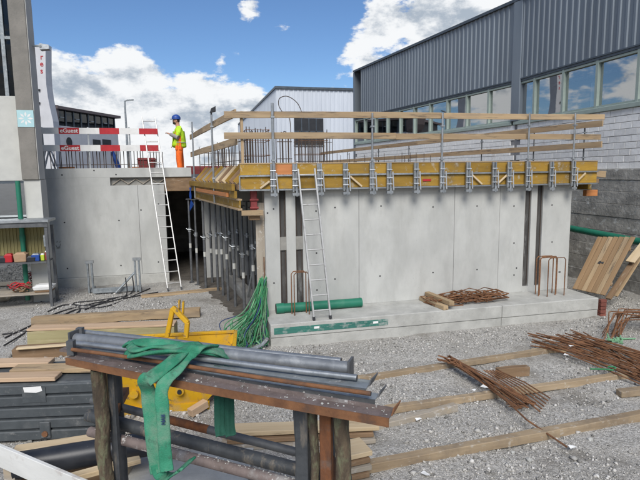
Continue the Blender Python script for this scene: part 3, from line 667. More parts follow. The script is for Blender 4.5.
for t in (m1[1]+.75, m1[0]+.5):
    mb = MB(); mb.tube([F1(t, .55, RZ), F1(t, .55, 5.55)], .05, 8); mb.build('inner_pipe', 'white', hall)
mb = MB(); mb.box(.9, 1.9, 2.0, 2.1, RZ, WTOP, T=F2); mb.build('inner_column', 'dark', hall)

# ================================================================ BUILDING ON THE LEFT EDGE
lb = root('concrete_building', M(-6, 4.2, 0), 'old concrete building corner with column and tall glazing beside the rear wall', 'building')
CT = 3.95
cl, cr = MT(16, 110, CT)[0], MT(33.2, 110, CT)[0]
mb = MB(); mb.box(cl, cr, CT, CT+.55, MT(25, 180, CT)[1], 8.3); mb.build('column', 'concrete_dark', lb, bevel=.015)
mb = MB(); mb.box(cr+.001, cr+.012, CT+.02, CT+.54, MT(25, 180, CT)[1]+.01, 8.28); mb.build('side_facing', 'plaster', lb)
mb = MB(); mb.box(cl+.02, cr+.02, CT+.05, CT+.58, -.1, MT(25, 180, CT)[1]-.002); mb.build('column_base', 'plaster', lb)
LFT = CT+.25
zA = MT(8, 96, LFT)[1]; zB = MT(8, 181, LFT)[1]
mb = MB(); mb.box(-12, cl-.002, LFT, LFT+.3, zB, zA); mb.build('spandrel', 'plaster', lb, bevel=.01)
mb = MB(); mb.box(-12, cl-.002, LFT+.1, LFT+.14, zA, 8.3); mb.build('pane', 'glass_dark', lb)
mb = MB(); mb.box(-12, cl-.002, LFT+.1, LFT+.14, -.05, zB); mb.build('pane', 'glass', lb)
mb = MB(); mb.box(-12, cl-.002, LFT+1.5, LFT+1.6, -.1, 8.3); mb.build('inner_wall', 'floor_dark', lb)
for u in (-22, 4, 15):
    a = MT(u, 60, LFT)[0]; mb = MB(); mb.box(a-.05, a+.03, LFT+.05, LFT+.2, zA, 8.3); mb.build('mullion', 'steel_grey' if u < 10 else 'flash', lb)
for z in (6.3, 8.2): mb = MB(); mb.box(-12, cl-.004, LFT+.06, LFT+.18, z, z+.07); mb.build('transom', 'steel_grey', lb)
mb = MB(); mb.box(-12, cl-.003, LFT+.02, LFT+.2, zB-.06, zB-.002); mb.build('window_head', 'flash', lb)
mb = MB(); mb.box(cr-.25, cr+.03, CT+.56, CT+.75, 7.35, 8.35); mb.build('awning_rail', 'flash', lb)
mb = MB(); mb.box(-12, cl-.35, LW_T+.35, LW_T+.6, 2.9, 8.3); mb.build('rear_wall', 'plaster', lb)
# floodlight on the side of the column
fl = root('floodlight', M(cr+.05, CT+.4, 6.0), 'small grey floodlight on an arm high on the column side', 'lamp')
P = M(cr, CT+.35, MT(38, 46, CT+.35)[1])
mb = MB(); mb.bar(P, P+EX*.2, .04, .04); mb.build('arm', 'steel_grey', fl)
mb = MB(); mb.prism([P+EX*.16+EZ*.07, P+EX*.36+EZ*.04, P+EX*.36-EZ*.05, P+EX*.16-EZ*.08], EY*.2); mb.build('lamp_head', 'galv', fl)
# poster on the column
po = root('poster', M((cl+cr)/2, CT, 4.3), 'pale teal square poster with a white star pattern on the column', 'poster')
a = MT(16.5, 110, CT-.006); b = MT(35, 127, CT-.006)
mb = MB(); mb.box(a[0], b[0]-.01, CT-.012, CT-.002, b[1], a[1]); mb.build('sheet', 'teal', po)
cx = (a[0]+b[0])/2; cz = (a[1]+b[1])/2; R0 = (a[1]-b[1])*.42
mb = MB()
for k in range(8):
    w = k*math.pi/4; d = Vector((math.cos(w), math.sin(w), 0)); e = Vector((-d.y, d.x, 0))
    q = lambda r, s: M(cx+(d*r+e*s).x, CT-.0135, cz+(d*r+e*s).y)
    mb.add([q(R0*.25, 0), q(R0*.6, R0*.16), q(R0, 0), q(R0*.6, -R0*.16)], [(0, 1, 2, 3)])
mb.build('star_print', 'white', po)
# green downpipe and thin orange rod
dp = root('green_downpipe', M(cl+.05, CT+.1, 0), 'green plastic downpipe beside the column foot', 'pipe')
u0 = MT(19.5, 200, CT-.05)[0]; mb = MB(); mb.tube([M(u0, CT-.07, .1), M(u0, CT-.07, MT(19, 181, CT)[1])], .055, 12); mb.build('pipe', 'green_pipe', dp, smooth=True)
mb = MB(); mb.tube([M(u0, CT-.07, 1.55), M(u0, CT-.07, 1.7)], .065, 12); mb.build('socket', 'green_pipe', dp)
mb = MB(); mb.tube([PD(25, 222, 13.2), PD(37.5, 182, 13.6)], .014, 6); o = mb.build('thin_rod', 'form_orange'); tag(o, 'thin orange rod leaning on the pale column base', 'rod')

# ================================================================ FAR BUILDINGS
def Fq(P, d, n):
    return lambda a, b, z: P+d*a+n*b+EZ*z
wd = 40.0
wb = root('white_hall', PD(300, 170, wd), 'far white ribbed metal hall with one wide dark window', 'building'); wb.location.z = 2.89; OFF[wb.name] = Vector(wb.location)
A = PD(276, 88, wd); zr = A.z; A.z = 0
FW = Fq(A, EX, EY)
Lw = 12.0
clad(FW, EX, 0, Lw, 2.89, zr-.05, 'cladding_white', wb, EY, pitch=.35, d=.04)
FL2 = Fq(A, EY, EX)
clad(FL2, EY, 0, 30, 2.89, zr-.05, 'cladding_white', wb, EX*1.0, pitch=.35, d=.04)
mb = MB(); mb.box(-.1, Lw, -.15, 30, zr-.05, zr+.12, T=FW); mb.build('roof', 'flash', wb)
mb = MB(); mb.box(.15, Lw, .05, 29, 2.9, zr-.06, T=FW); mb.build('core', 'cladding_white', wb)
def onW(u, v, y0=wd):
    d = ray(u, v); k = ((A+EY*-.05)-CAM).dot(EY)/d.dot(EY); p = CAM+d*k; return (p-A).dot(EX), p.z
x0, z1_ = onW(294, 118); x1, z0_ = onW(323.5, 145)
w = root('hall_window', FW(x0, -.06, z0_), 'x', 'x'); bpy.data.objects.remove(w)
mb = MB(); mb.box(x0, x1, -.07, -.045, z0_, z1_, T=FW); wn = mb.build('window', 'dark', wb)
for i in range(1, 4):
    a = x0+(x1-x0)*i/4; mb = MB(); mb.box(a-.04, a+.04, -.1, -.072, z0_, z1_, T=FW); mb.build('window_bar', 'flash', wn)
mb = MB(); mb.box(x0, x1, -.1, -.073, (z0_+z1_)/2-.05, (z0_+z1_)/2+.05, T=FW); mb.build('window_rail', 'flash', wn)
mb = MB(); mb.box(x0-.06, x1+.06, -.11, -.071, z0_-.08, z0_-.002, T=FW); mb.build('window_sill', 'galv', wn)

dd = 46.0
db = root('dark_glazed_building', PD(85, 170, dd), 'far building with a dark glazed top floor above pale walls', 'building'); db.location.z = 2.89; OFF[db.name] = Vector(db.location)
A2 = PD(57, 106, dd); zr2 = A2.z; A2.z = 0
B2 = PD(117.5, 116, dd); kz = (zr2-EYE)/(B2.z-EYE); B2 = CAM+(B2-CAM)*kz; B2.z = 0
d3 = (B2-A2); L3 = d3.length; d3.normalize(); n3 = Vector((-d3.y, d3.x, 0))
F3 = Fq(A2, d3, n3)
def on3(u, v):
    d = ray(u, v); k = (A2-CAM).dot(n3)/d.dot(n3); p = CAM+d*k; return (p-A2).dot(d3), p.z
zg1 = on3(60, 109)[1]; zg0 = on3(60, 125.5)[1]
mb = MB(); mb.box(-.3, L3+.1, -.3, 10, zr2-.25, zr2, T=F3); mb.build('roof', 'purple_brown', db)
mb = MB(); mb.box(0, L3-.1, 0, 9.8, 2.89, zg0, T=F3); mb.build('wall', 'vest_white', db)
mb = MB(); mb.box(.1, L3-.25, .25, 9.5, zg0, zr2-.251, T=F3); mb.build('glazing_core', 'dark', db)
for i in range(9):
    a = .15+(L3-.5)*i/8; mb = MB(); mb.box(a-.06, a+.06, .12, .22, zg0, zr2-.252, T=F3); mb.build('mullion', 'flash', db)
    if i < 8:
        b = .15+(L3-.5)*(i+1)/8; mb = MB(); mb.add([F3(a+.07, .2, zg0+.05), F3(b-.07, .2, zg0+.05), F3(b-.07, .2, zr2-.3), F3(a+.07, .2, zr2-.3)], [(0, 1, 2, 3)]); mb.build('pane', 'glass_dark', db)
        if i % 2 == 0:
            mb = MB(); mb.box(a+.25, b-.25, .1, .19, (zg0+zr2)/2-.1, (zg0+zr2)/2-.04, T=F3); mb.build('transom', 'galv', db)
for u0, u1, v0, v1 in ((93, 100, 140, 145), (102.5, 110.5, 140, 145.5)):
    a = on3(u0, v1); b = on3(u1, v0); mb = MB(); mb.box(a[0], b[0], -.05, -.01, a[1], b[1], T=F3); wo = mb.build('window', 'dark', db)
    mb = MB(); mb.box(a[0]-.08, b[0]+.08, -.08, -.02, a[1]-.1, a[1]-.002, T=F3); mb.build('sill', 'galv', wo)
c = on3(69, 142); mb = MB(); mb.prism([F3(c[0]+.36*math.cos(k*math.pi/10), -.05, c[1]+.42*math.sin(k*math.pi/10)) for k in range(20)], n3*.04); mb.build('round_window', 'dark', db)
# curved taupe fin at its left end
pts = [(48, 104.5), (57, 105.2), (57.5, 125), (54, 121), (50.5, 114)]
mb = MB(); mb.prism([F3(*(lambda q: (q[0], -.15, q[1]))(on3(*p))) for p in pts], n3*3); mb.build('curved_fin', 'purple_brown', db)
# white pylon with red lettering
pd_ = 36.0
py = root('white_pylon', PD(43, 175, pd_), 'tall white advertising pylon with red letters and flared foot', 'sign'); py.location.z = 2.89; OFF[py.name] = Vector(py.location)
prof = [(34, 45), (45.5, 44), (45.6, 72), (46.3, 85), (48, 98), (50.5, 110), (53, 121), (57, 170), (34, 170)]
mb = MB(); mb.prism([PD(u, v, pd_) for u, v in prof], (0, .8, 0)); mb.build('panel', 'vest_white', py)
for ch, v in (('r', 57), ('e', 64), ('s', 71)):
    place_text(ch, .5, PD(41.6, v, pd_-.01), (1, 0, 0), (0, 0, 1), 'red', py)
for v in (90, 103, 117):
    mb = MB(); mb.bar(PD(38, v, pd_-.05), PD(40, v, pd_-.05), .12, .12); mb.build('bracket', 'dark', py)
# street lamp
lp = root('street_lamp', PD(125.5, 170, 34), 'slim grey street lamp with a short arm', 'street lamp'); lp.location.z = 2.89; OFF[lp.name] = Vector(lp.location)
T = PD(124.7, 101, 34); B = T.copy(); B.z = 2.89
mb = MB(); mb.tube([B, (B+T)/2, T], [.09, .075, .055], 8); mb.build('pole', 'steel_grey', lp)
mb = MB(); mb.tube([T, T+Vector((.28, 0, .05))], .04, 6); mb.build('arm', 'steel_grey', lp)
mb = MB(); mb.bar(T+Vector((.15, 0, .04)), T+Vector((.55, 0, .07)), .14, .07); mb.build('lamp_head', 'steel_grey', lp)

# ================================================================ SLAB EDGE FORMWORK
FTt = -.18
ff = root('slab_formwork', M(3.4, -.15, FORM_B), 'yellow slab edge formwork with steel brackets along the top of the long wall', 'formwork')
BRU = [273, 295, 319.5, 345.5, 372, 389, 416, 442, 468, 494, 509, 527.5, 551, 573]
bs_ = [MT(u, 176, -.24)[0] for u in BRU]
f0, f1 = MT(240, 176, FTt)[0], MT(597.5, 172, FTt)[0]
edges = [f0]+bs_+[f1]
for i, (a, b) in enumerate(zip(edges[:-1], edges[1:])):
    for z0, z1, dz in ((3.068, 3.265, 0), (2.805, 3.035, .006)):
        orange = (z0 > 3 and i in (1, 9, 5)) 
        o = board('panel', M(a+.004, FTt+.02+dz, (z0+z1)/2), M(b-.004, FTt+.02+dz, (z0+z1)/2), .03, z1-z0, 'form_orange' if orange and i == 1 else 'form_yellow', ff, up=EZ, bevel=.003)
for a, b in ((f0, bs_[4]), (bs_[4]+.004, bs_[9]), (bs_[9]+.004, f1)):
    board('top_batten', M(a, FTt+.03, 3.277), M(b-.004, FTt+.03, 3.277), .07, .022, 'wood', ff)
    for z in (3.052, 2.79):
        mb = MB(); mb.box(a, b-.002, FTt-.035, FTt+.004, z-.016, z+.014); mb.build('waler', 'galv', ff, bevel=.003)
mb = MB(); mb.box(f0-.02, f0-.002, FTt-.03, FTt+.05, 2.78, 3.06); mb.build('end_plate', 'galv', ff)
for i, s in enumerate(bs_):
    mb = MB(); mb.box(s-.052, s-.022, -.275, -.222, 2.74, 3.275); mb.box(s+.012, s+.042, -.275, -.222, 2.74, 3.275); mb.box(s-.05, s+.04, -.236, -.2255, 2.76, 3.27)
    bk = mb.build('bracket', 'galv', ff, bevel=.004)
    mb = MB(); mb.tube([M(s+.055, -.30, 3.10), M(s+.085, -.285, 2.74)], .014, 8); mb.build('strut', 'galv_bright', bk)
    mb = MB(); mb.bar(M(s-.06, -.255, 2.70), M(s+.07, -.255, 2.70), .08, .05); mb.tube([M(s+.03, -.27, 2.66), M(s+.03, -.27, 2.78)], .028, 8); mb.build('foot_clamp', 'galv', bk)
    for z in (3.14, 2.98, 2.86): 
        mb = MB(); mb.tube([M(s-.06, -.283, z), M(s+.05, -.283, z)], .012, 8); mb.build('bolt', 'galv_bright', bk)
for i, sg in ((0, 1), (3, 1), (8, 1), (9, -1), (13, -1)):
    a = bs_[i]+.10 if i else f0+.38; P = M(a, -.215, 3.02 if sg > 0 else 2.82); Q = M(a+.24, -.215, 2.82 if sg > 0 else 3.02)
    if i == 0: P, Q = M(a-.02, -.215, 2.82), M(a+.16, -.215, 2.95)
    board('brace', P, Q, .03, .035, 'wood_pale', ff)
a, z = MT(427, 178.5, FTt-.001); mb = MB(); mb.box(a-.09, a+.09, FTt-.002, FTt+.003, 2.90, 2.945); mb.build('red_stencil', 'red', ff)

def gpost(name, P, z0, z1, r, mt, par):
    mb = MB(); mb.tube([(P.x, P.y, z0), (P.x, P.y, z1)], r, 8); o = mb.build(name, mt, par)
    for z in (z0+.55, z1-.25):
        mb = MB(); mb.bar(Vector((P.x, P.y, z))-EX*.035, Vector((P.x, P.y, z))+EX*.035, .07, .03); mb.build('clamp', 'galv', o)
    return o
gr = root('guard_rail', M(3.4, -.2, FORM_T), 'timber guard rail on steel posts along the front of the formwork', 'guard rail')
for u in (273, 372.5, 442.5, 529, 574.5):
    s = MT(u, 140, -.27)[0]; zt = MT(273, 103, -.27)[1] if u == 273 else MT(u, 113, -.27)[1]
    gpost('post', M(s, -.262, 0), 2.78, zt, .026 if u == 273 else .02, 'galv', gr)
for v0, v1, spl in (((111.5, 117.5), (117, 120.5), 441), ((132.5, 138.5), (137.5, 141), 396)):
    sA, zA_ = MT(224, sum(v0)/2, -.21); sB, zB_ = MT(606 if v0[0] < 120 else 602, sum(v1)/2-2, -.21); sM = MT(spl, 125, -.21)[0]
    k = (sM-sA)/(sB-sA); zM = zA_+(zB_-zA_)*k
    board('rail', M(sA, -.205, zA_), M(sM, -.205, zM), .03, .118, 'wood', gr, warp=.008)
    board('rail', M(sM-.12, -.168, zM+.004), M(sB, -.168, zB_), .03, .116, 'wood', gr, warp=.008)
s = MT(242, 140, -.12)[0]; board('corner_post', M(s, -.12, 3.0), M(s, -.12, 4.22), .05, .10, 'wood', gr, up=EY)

# left side of the deck
SA, SB = (-.5, -.1), (-1.28, 5.7)
def side(k, off=0, z=0): return M(SA[0]+(SB[0]-SA[0])*k+off, SA[1]+(SB[1]-SA[1])*k, z)
sf = root('side_formwork', side(.5, 0, 2.4), 'stacked yellow and orange timber beams carrying the left edge of the deck', 'formwork')
board('edge_beam', side(.02, -.06, 2.84), side(1, -.06, 2.84), .06, .13, 'form_yellow', sf)
board('edge_beam', side(.02, -.02, 2.70), side(.97, -.02, 2.70), .05, .14, 'form_yellow', sf)
board('edge_beam', side(.1, -.075, 2.685), side(.78, -.075, 2.685), .045, .08, 'form_orange', sf)
board('beam_flange', side(.0, .03, 2.43), side(.95, .03, 2.43), .08, .04, 'wood', sf)
board('beam_web', side(.0, .03, 2.525), side(.95, .03, 2.525), .03, .145, 'form_yellow', sf)
board('beam_flange', side(.0, .03, 2.612), side(.95, .03, 2.612), .08, .034, 'wood', sf)
board('packer', side(.0, .05, 2.36), side(.0, .05, 2.36)+EX*.4, .1, .1, 'wood', sf)
cols = ['form_yellow', 'wood_brown', 'form_yellow', 'wood_pale', 'wood_brown', 'wood_pale', 'wood_grey', 'form_yellow', 'wood_brown', 'form_yellow', 'wood_grey', 'form_yellow', 'wood_brown', 'form_yellow']
for i, c_ in enumerate(cols):
    k = .03+i*.062
    o = board('leaning_board', side(k, -.02, 2.925), side(k+.01, .28, 3.235+random.uniform(-.02, .02)), .1, .035, c_, None, up=-EY)
    tag(o, ['first', 'second', 'third', 'fourth', 'fifth', 'sixth', 'seventh', 'eighth', 'ninth', 'tenth', 'eleventh', 'twelfth', 'thirteenth', 'fourteenth'][i]+' leaning board from the corner post along the left deck edge, '+{'form_yellow': 'yellow', 'wood_brown': 'dark brown', 'wood_pale': 'pale', 'red_dull': 'dull red', 'wood_grey': 'grey'}[c_], 'board', 'short boards leaning along the left deck edge')
sg = root('side_guard_rail', side(.5, -.05, 2.9), 'timber guard rail along the left side edge of the deck', 'guard rail')
for zr_ in (4.19, 3.69):
    board('rail', side(.0, 0, zr_), side(.62, 0, zr_-.01), .035, .14, 'wood', sg, warp=.006)
    board('rail', side(.58, .04, zr_-.005), side(1.06, .04, zr_-.02), .035, .14, 'wood', sg, warp=.006)
for k, zt in ((.36, 4.38), (.86, 4.5)):
    gpost('post', side(k, -.06, 0), 2.45, zt, .022, 'galv', sg)
# lamp on the post
wl = root('work_lamp', side(.36, -.06, 4.38), 'small black work lamp on top of the side rail post', 'lamp')
P = side(.36, -.06, 4.40); mb = MB(); mb.tube([P-EZ*.03, P+EZ*.03], .02, 8); mb.build('bracket', 'dark', wl)
mb = MB(); mb.prism([P+EX*-.03+EZ*.03, P+EX*.1+EZ*.06, P+EX*.1+EZ*.17, P+EX*.0+EZ*.12], EY*.12); mb.build('lamp_head', 'dark', wl)
# red steel prop head and hanging blue strap at the corner
rp = root('red_prop_head', M(-.2, .02, 2.3), 'dark red steel bracket under the deck corner beside the wall end', 'bracket')
mb = MB(); mb.box(-.26, -.14, -.02, .12, 2.34, 2.79); mb.build('body', 'red_dull', rp, bevel=.01)
mb = MB(); mb.box(-.30, -.10, -.06, .16, 2.22, 2.335); mb.build('base_plate', 'wood_brown', rp, bevel=.005)
for z in (2.45, 2.6): mb = MB(); mb.tube([M(-.28, -.03, z), M(-.12, -.03, z)], .022, 8); mb.build('pin', 'red_dull', rp)
mb = MB()
for i in range(5):
    P = side(.93, -.1-.01*i, 2.72); mb.tube(crom([P, P+Vector((.02*i-.05, 0, -.25)), P+Vector((.05-.02*i, .02, -.5-.04*i))], 5), .012, 5)
o = mb.build('blue_strap', 'blue'); tag(o, 'blue strap hanging from the deck edge above the doorway', 'strap')

# ---------------------------------------------------------------- steel props under the deck
PU = [191, 197, 205, 217, 222, 227, 234, 243, 253]
PTt = [5.3, 4.9, 4.3, 3.9, 3.3, 2.7, 2.1, 1.5, .9]
PU2 = [211.5, 230.5, 238.5, 248, 257]; PT2 = [5.0, 4.4, 4.0, 3.3, 2.4]
PLAB = 'grey adjustable steel prop standing under the left edge of the deck'
def make_prop(P, rot, first=None):
    if first:
        r_ = first.copy(); C.objects.link(r_); r_.location = P; r_.rotation_euler.z = rot
        dzp = random.uniform(-.22, .12)
        for ch in first.children:
            c = ch.copy(); C.objects.link(c); c.parent = r_
            if ch.name.startswith(('collar', 'label_sticker')): c.location.z += dzp; c.rotation_euler.z = random.uniform(-1.2, 1.2)
            for g in ch.children: d = g.copy(); C.objects.link(d); d.parent = c
        return r_
    r_ = root('steel_prop', (0, 0, 0), PLAB, 'prop', 'steel props under the deck')
    mb = MB(); mb.tube([(0, 0, .01), (0, 0, 1.5)], .034, 12); mb.build('outer_tube', 'steel_dark', r_, smooth=True)
    mb = MB(); mb.tube([(0, 0, 1.5), (0, 0, 2.38)], .026, 12); mb.build('inner_tube', 'steel_dark', r_, smooth=True)
    mb = MB(); mb.tube([(0, 0, 1.46), (0, 0, 1.57)], .045, 10); c = mb.build('collar', 'galv', r_)
    mb = MB(); mb.tube(crom([(-.09, -.02, 1.56), (-.03, -.05, 1.52), (.05, -.05, 1.53), (.12, -.01, 1.48)], 4), .011, 6); mb.build('handle', 'galv', c)
    mb = MB(); mb.bar((-.07, 0, .005), (.07, 0, .005), .14, .01); mb.build('base_plate', 'steel_dark', r_)
    mb = MB(); mb.bar((-.07, 0, 2.39), (.07, 0, 2.39), .14, .02); mb.build('head_plate', 'steel_dark', r_)
    mb = MB(); mb.tube([(0, 0, 1.0), (0, 0, 1.13)], .0355, 12); mb.build('label_sticker', 'plaster', r_)
    return r_
pr = None
for i, (u, t) in enumerate(zip(PU, PTt)):
    P = M(MT(u, 260, t)[0], t, 0.01)
    q = make_prop(P, random.uniform(-.6, .6), pr); 
    if pr is None: pr = q; q.location = P; q.rotation_euler.z = .2
    q['label'] = ['steel prop by the dark doorway, farthest from the wall end', 'eighth steel prop from the wall end, under the left deck edge', 'seventh steel prop from the wall end, under the left deck edge', 'sixth steel prop from the wall end, under the left deck edge', 'fifth steel prop from the wall end, under the left deck edge', 'fourth steel prop from the wall end, under the left deck edge', 'third steel prop from the wall end, under the left deck edge', 'second steel prop from the wall end, under the left deck edge', 'steel prop standing closest to the wall end and the green ropes'][i]
for i, (u, t) in enumerate(zip(PU2, PT2)):
    q = make_prop(M(MT(u, 260, t)[0], t, .01), random.uniform(-.6, .6), pr); q['label'] = 'steel prop standing deeper under the deck, behind the edge row'
mb = MB(); mb.prism([M(.02, .5, -.1), M(.2, .5, -.1), M(-.35, 5.6, -.1), M(-.55, 5.6, -.1)], (0, 0, .42))
tag(mb.build('kerb', 'concrete_old'), 'low concrete kerb inside the basement behind the props', 'kerb', kind='structure')
board_d = board('diagonal_brace', M(-.2, 1.6, .35), M(-.05, .9, 1.5), .06, .06, 'galv'); tag(board_d, 'grey steel brace slanting between the props beside the wall end', 'brace')

# ---------------------------------------------------------------- ladders
def ladder(name, f1_, f2_, t1_, t2_, nr, label, hr=.028):
    base = (f1_+f2_)/2; r_ = root(name, base, label, 'ladder')
    for a, b in ((f1_, t1_), (f2_, t2_)):
        mb = MB(); mb.bar(a, b, .03, .06, up=EY); mb.build('side_rail', 'alu', r_, bevel=.004)
        mb = MB(); mb.bar(a, a+(b-a).normalized()*.06, .04, .075, up=EY); mb.build('foot', 'dark', r_)
    for i in range(nr):
        k = (i+.6)/nr; mb = MB(); mb.tube([f1_.lerp(t1_, k), f2_.lerp(t2_, k)], hr/2, 8); mb.build('rung', 'alu', r_)
    return r_
def atT(u, v, t): s, z = MT(u, v, t); return M(s, t, z)
ladder('aluminium_ladder', PZ(314, 320, FT+.01), PZ(330.5, 318.5, FT+.01), atT(298, 169, -.37), atT(314.5, 168.5, -.37), 10, 'aluminium ladder leaning on the long wall from the footing up to the formwork')
ladder('aluminium_ladder', PZ(168, 290.5, .02), PZ(181.5, 289, .02), atT(142, 117, 6.05), atT(155, 117, 6.05), 16, 'long aluminium ladder leaning past the top of the rear wall beside the dark doorway')

# ---------------------------------------------------------------- worker
def skin_mesh(name, verts, edges, radii, mt, par, sub=2, rootv=0):
    me = bpy.data.meshes.new(name); me.from_pydata([tuple(Vector(v)) for v in verts], edges, []); ob = bpy.data.objects.new(name, me); C.objects.link(ob)
    sm = ob.modifiers.new('skin', 'SKIN'); sm.use_smooth_shade = True
    for i, r in enumerate(radii):
        q = me.skin_vertices[0].data[i]; q.radius = (r, r) if not isinstance(r, tuple) else r; q.use_root = (i == rootv)
    ob.modifiers.new('sub', 'SUBSURF').levels = sub; ob.modifiers['sub'].render_levels = sub
    dg = bpy.context.evaluated_depsgraph_get(); m2 = bpy.data.meshes.new_from_object(ob.evaluated_get(dg)); bpy.data.objects.remove(ob)
    m2.materials.clear(); m2.materials.append(X[mt])
    o = bpy.data.objects.new(name, m2); C.objects.link(o); o.parent = par; return o
def worker():
    t = 6.6; s = MT(179.5, 150, t)[0]; base = M(s, t, 3.045)
    r_ = root('person', base, 'worker in blue helmet, yellow hi-vis jacket and orange trousers standing behind the rear wall', 'person')
    # local: x forward (he faces left and a little towards the site), y to his left, z up
    hip, knee, ank = .93, .50, .09
    V = [(0, 0, .98), (0, 0, 1.15), (.0, 0, 1.36), (0.01, 0, 1.48), (.035, 0, 1.56), (.05, 0, 1.63), (.05, 0, 1.72)]
    R = [(.15, .11), (.155, .11), (.17, .12), (.06, .06), (.065, .075), (.075, .09), (.06, .075)]
    E_ = [(i, i+1) for i in range(6)]
    def add(p, r, par): V.append(p); R.append(r); E_.append((par, len(V)-1)); return len(V)-1
    for sy in (-1, 1):
        a = add((0, .09*sy, .88), .09, 0); k = add((.03*sy, .11*sy, .5), .06, a); n = add((-.02+.02*sy, .12*sy, .1), .042, k); add((.12, .13*sy, .03), .035, n)
    arms = []
    for sy in (-1, 1):
        sh = add((0, .19*sy, 1.41), .06, 2)
        el = add((.05, .27*sy, 1.14) if sy > 0 else (-.06, .25*sy, 1.13), .045, sh)
        wr = add((.26, .14*sy, 1.24) if sy > 0 else (.12, .24*sy, .98), .03, el)
        d = (Vector(V[wr])-Vector(V[el])).normalized(); side_ = d.cross(Vector((0, 0, 1))).normalized()
        pm = add(tuple(Vector(V[wr])+d*.075), (.035, .018), wr)
        for q in range(4):
            b = Vector(V[pm])+side_*(.022*(q-1.5)); L_ = (.07, .08, .075, .06)[q]
            f = add(tuple(b+d*.03), .0095, pm); f = add(tuple(b+d*L_*.7-Vector((0, 0, .012))), .009, f); add(tuple(b+d*L_-Vector((0, 0, .035))), .008, f)
        th = add(tuple(Vector(V[wr])+d*.04+side_*.045*sy), .011, wr); add(tuple(Vector(V[wr])+d*.085+side_*.06*sy), .01, th)
        arms.append((V[sh], V[el], V[wr]))
    skin_mesh('body', V, E_, R, 'skin', r_, 2, 0)
    # trousers
    V2 = [(0, 0, 1.0), (0, 0, .93)]; E2 = [(0, 1)]; R2 = [(.175, .14), (.18, .145)]
    for sy in (-1, 1):
        i = len(V2); V2 += [(0, .095*sy, .84), (.03*sy, .11*sy, .5), (-.02+.02*sy, .12*sy, .14)]; R2 += [.115, .095, .085]; E2 += [(1, i), (i, i+1), (i+1, i+2)]
    skin_mesh('trousers', V2, E2, R2, 'hi_orange', r_, 2, 0)
    # jacket, with sleeves
    V3 = [(-.005, 0, .82), (-.005, 0, 1.12), (0, 0, 1.38), (0, 0, 1.50)]; E3 = [(0, 1), (1, 2), (2, 3)]; R3 = [(.235, .20), (.225, .19), (.23, .19), (.12, .11)]
    for sh, el, wr in arms:
        i = len(V3); V3 += [sh, el]; R3 += [.085, .072]; E3 += [(2, i), (i, i+1)]
    skin_mesh('jacket', V3, E3, R3, 'hi_yellow', r_, 2, 1)
    for sh, el, wr in arms:
        e = Vector(el); w = Vector(wr); mb = MB(); mb.tube([e-(w-e)*.12, e.lerp(w, .5), e.lerp(w, .93)], [.07, .06, .047], 10); o = mb.build('sleeve', 'sleeve', None, (0, 0, 0), smooth=True); o.parent = r_
    # orange stripes down the jacket on the side we see and at the back
    for ang in (-95, -60, 60, 95):
        mb = MB(); a = math.radians(ang)
        for z0, z1 in ((.78, 1.12), (1.12, 1.38)):
            p0 = Vector((math.cos(a)*.168, math.sin(a)*.205, z0)); p1 = Vector((math.cos(a)*.165, math.sin(a)*.20, z1)); mb.bar(p0, p1, .075, .02, up=(math.cos(a), math.sin(a), 0))
        o = mb.build('orange_stripe', 'hi_orange', None, (0, 0, 0)); o.parent = r_
    for z in (1.0,):
        mb = MB(); mb.tube([(.19*math.cos(k*math.pi/8)-.005, .222*math.sin(k*math.pi/8), z) for k in range(16)], .011, 6, closed=True); o = mb.build('reflective_band', 'reflective', None, (0, 0, 0)); o.parent = r_
    # boots
    for sy in (-1, 1):
        x = -.02+.02*sy; mb = MB()
        mb.add([(x-.07, .12*sy-.05, 0), (x+.19, .12*sy-.05, 0), (x+.19, .12*sy+.05, 0), (x-.07, .12*sy+.05, 0), (x-.06, .12*sy-.045, .16), (x+.06, .12*sy-.045, .16), (x+.06, .12*sy+.045, .16), (x-.06, .12*sy+.045, .16), (x+.17, .12*sy-.045, .07), (x+.17, .12*sy+.045, .07)],
               [(0, 3, 2, 1), (4, 5, 6, 7), (0, 1, 8, 5, 4), (3, 7, 6, 9, 2), (1, 2, 9, 8), (5, 8, 9, 6), (0, 4, 7, 3)])
        o = mb.build('boot', 'boot', None, (0, 0, 0), bevel=.015); o.parent = r_
    # beard, nose, eyes, ears
    hd = Vector((.055, 0, 1.64))
    def ball(name, c, r3, mt, n=10):
        bm = bmesh.new(); bmesh.ops.create_uvsphere(bm, u_segments=n*2, v_segments=n, radius=1); bmesh.ops.scale(bm, vec=r3, verts=bm.verts); bmesh.ops.translate(bm, vec=c, verts=bm.verts)
        me = bpy.data.meshes.new(name); bm.to_mesh(me); bm.free(); me.materials.append(X[mt]); me.polygons.foreach_set('use_smooth', [True]*len(me.polygons))
        o = bpy.data.objects.new(name, me); C.objects.link(o); o.parent = r_; return o
    ball('head', hd, (.092, .078, .115), 'skin'); ball('beard', hd+Vector((.045, 0, -.06)), (.062, .066, .055), 'hair'); ball('nose', hd+Vector((.098, 0, -.005)), (.018, .013, .02), 'skin')
    for sy in (-1, 1):
        ball('eye', hd+Vector((.083, .032*sy, .018)), (.012, .012, .008), 'dark'); ball('ear', hd+Vector((-.005, .08*sy, -.005)), (.02, .012, .03), 'skin')
    ball('hair', hd+Vector((-.03, 0, .01)), (.075, .081, .08), 'hair')
    # helmet: shell, ridge and brim
    mb = MB(); n = 20; rings = [(1.0, .0), (.99, .35), (.93, .62), (.78, .85), (.5, 1.0), (.2, 1.05)]
    hc = hd+Vector((0, 0, .045))
    for i, (r, h) in enumerate(rings):
        for k in range(n): a = 2*math.pi*k/n; mb.v.append(hc+Vector((math.cos(a)*.128*r, math.sin(a)*.108*r, h*.125)))
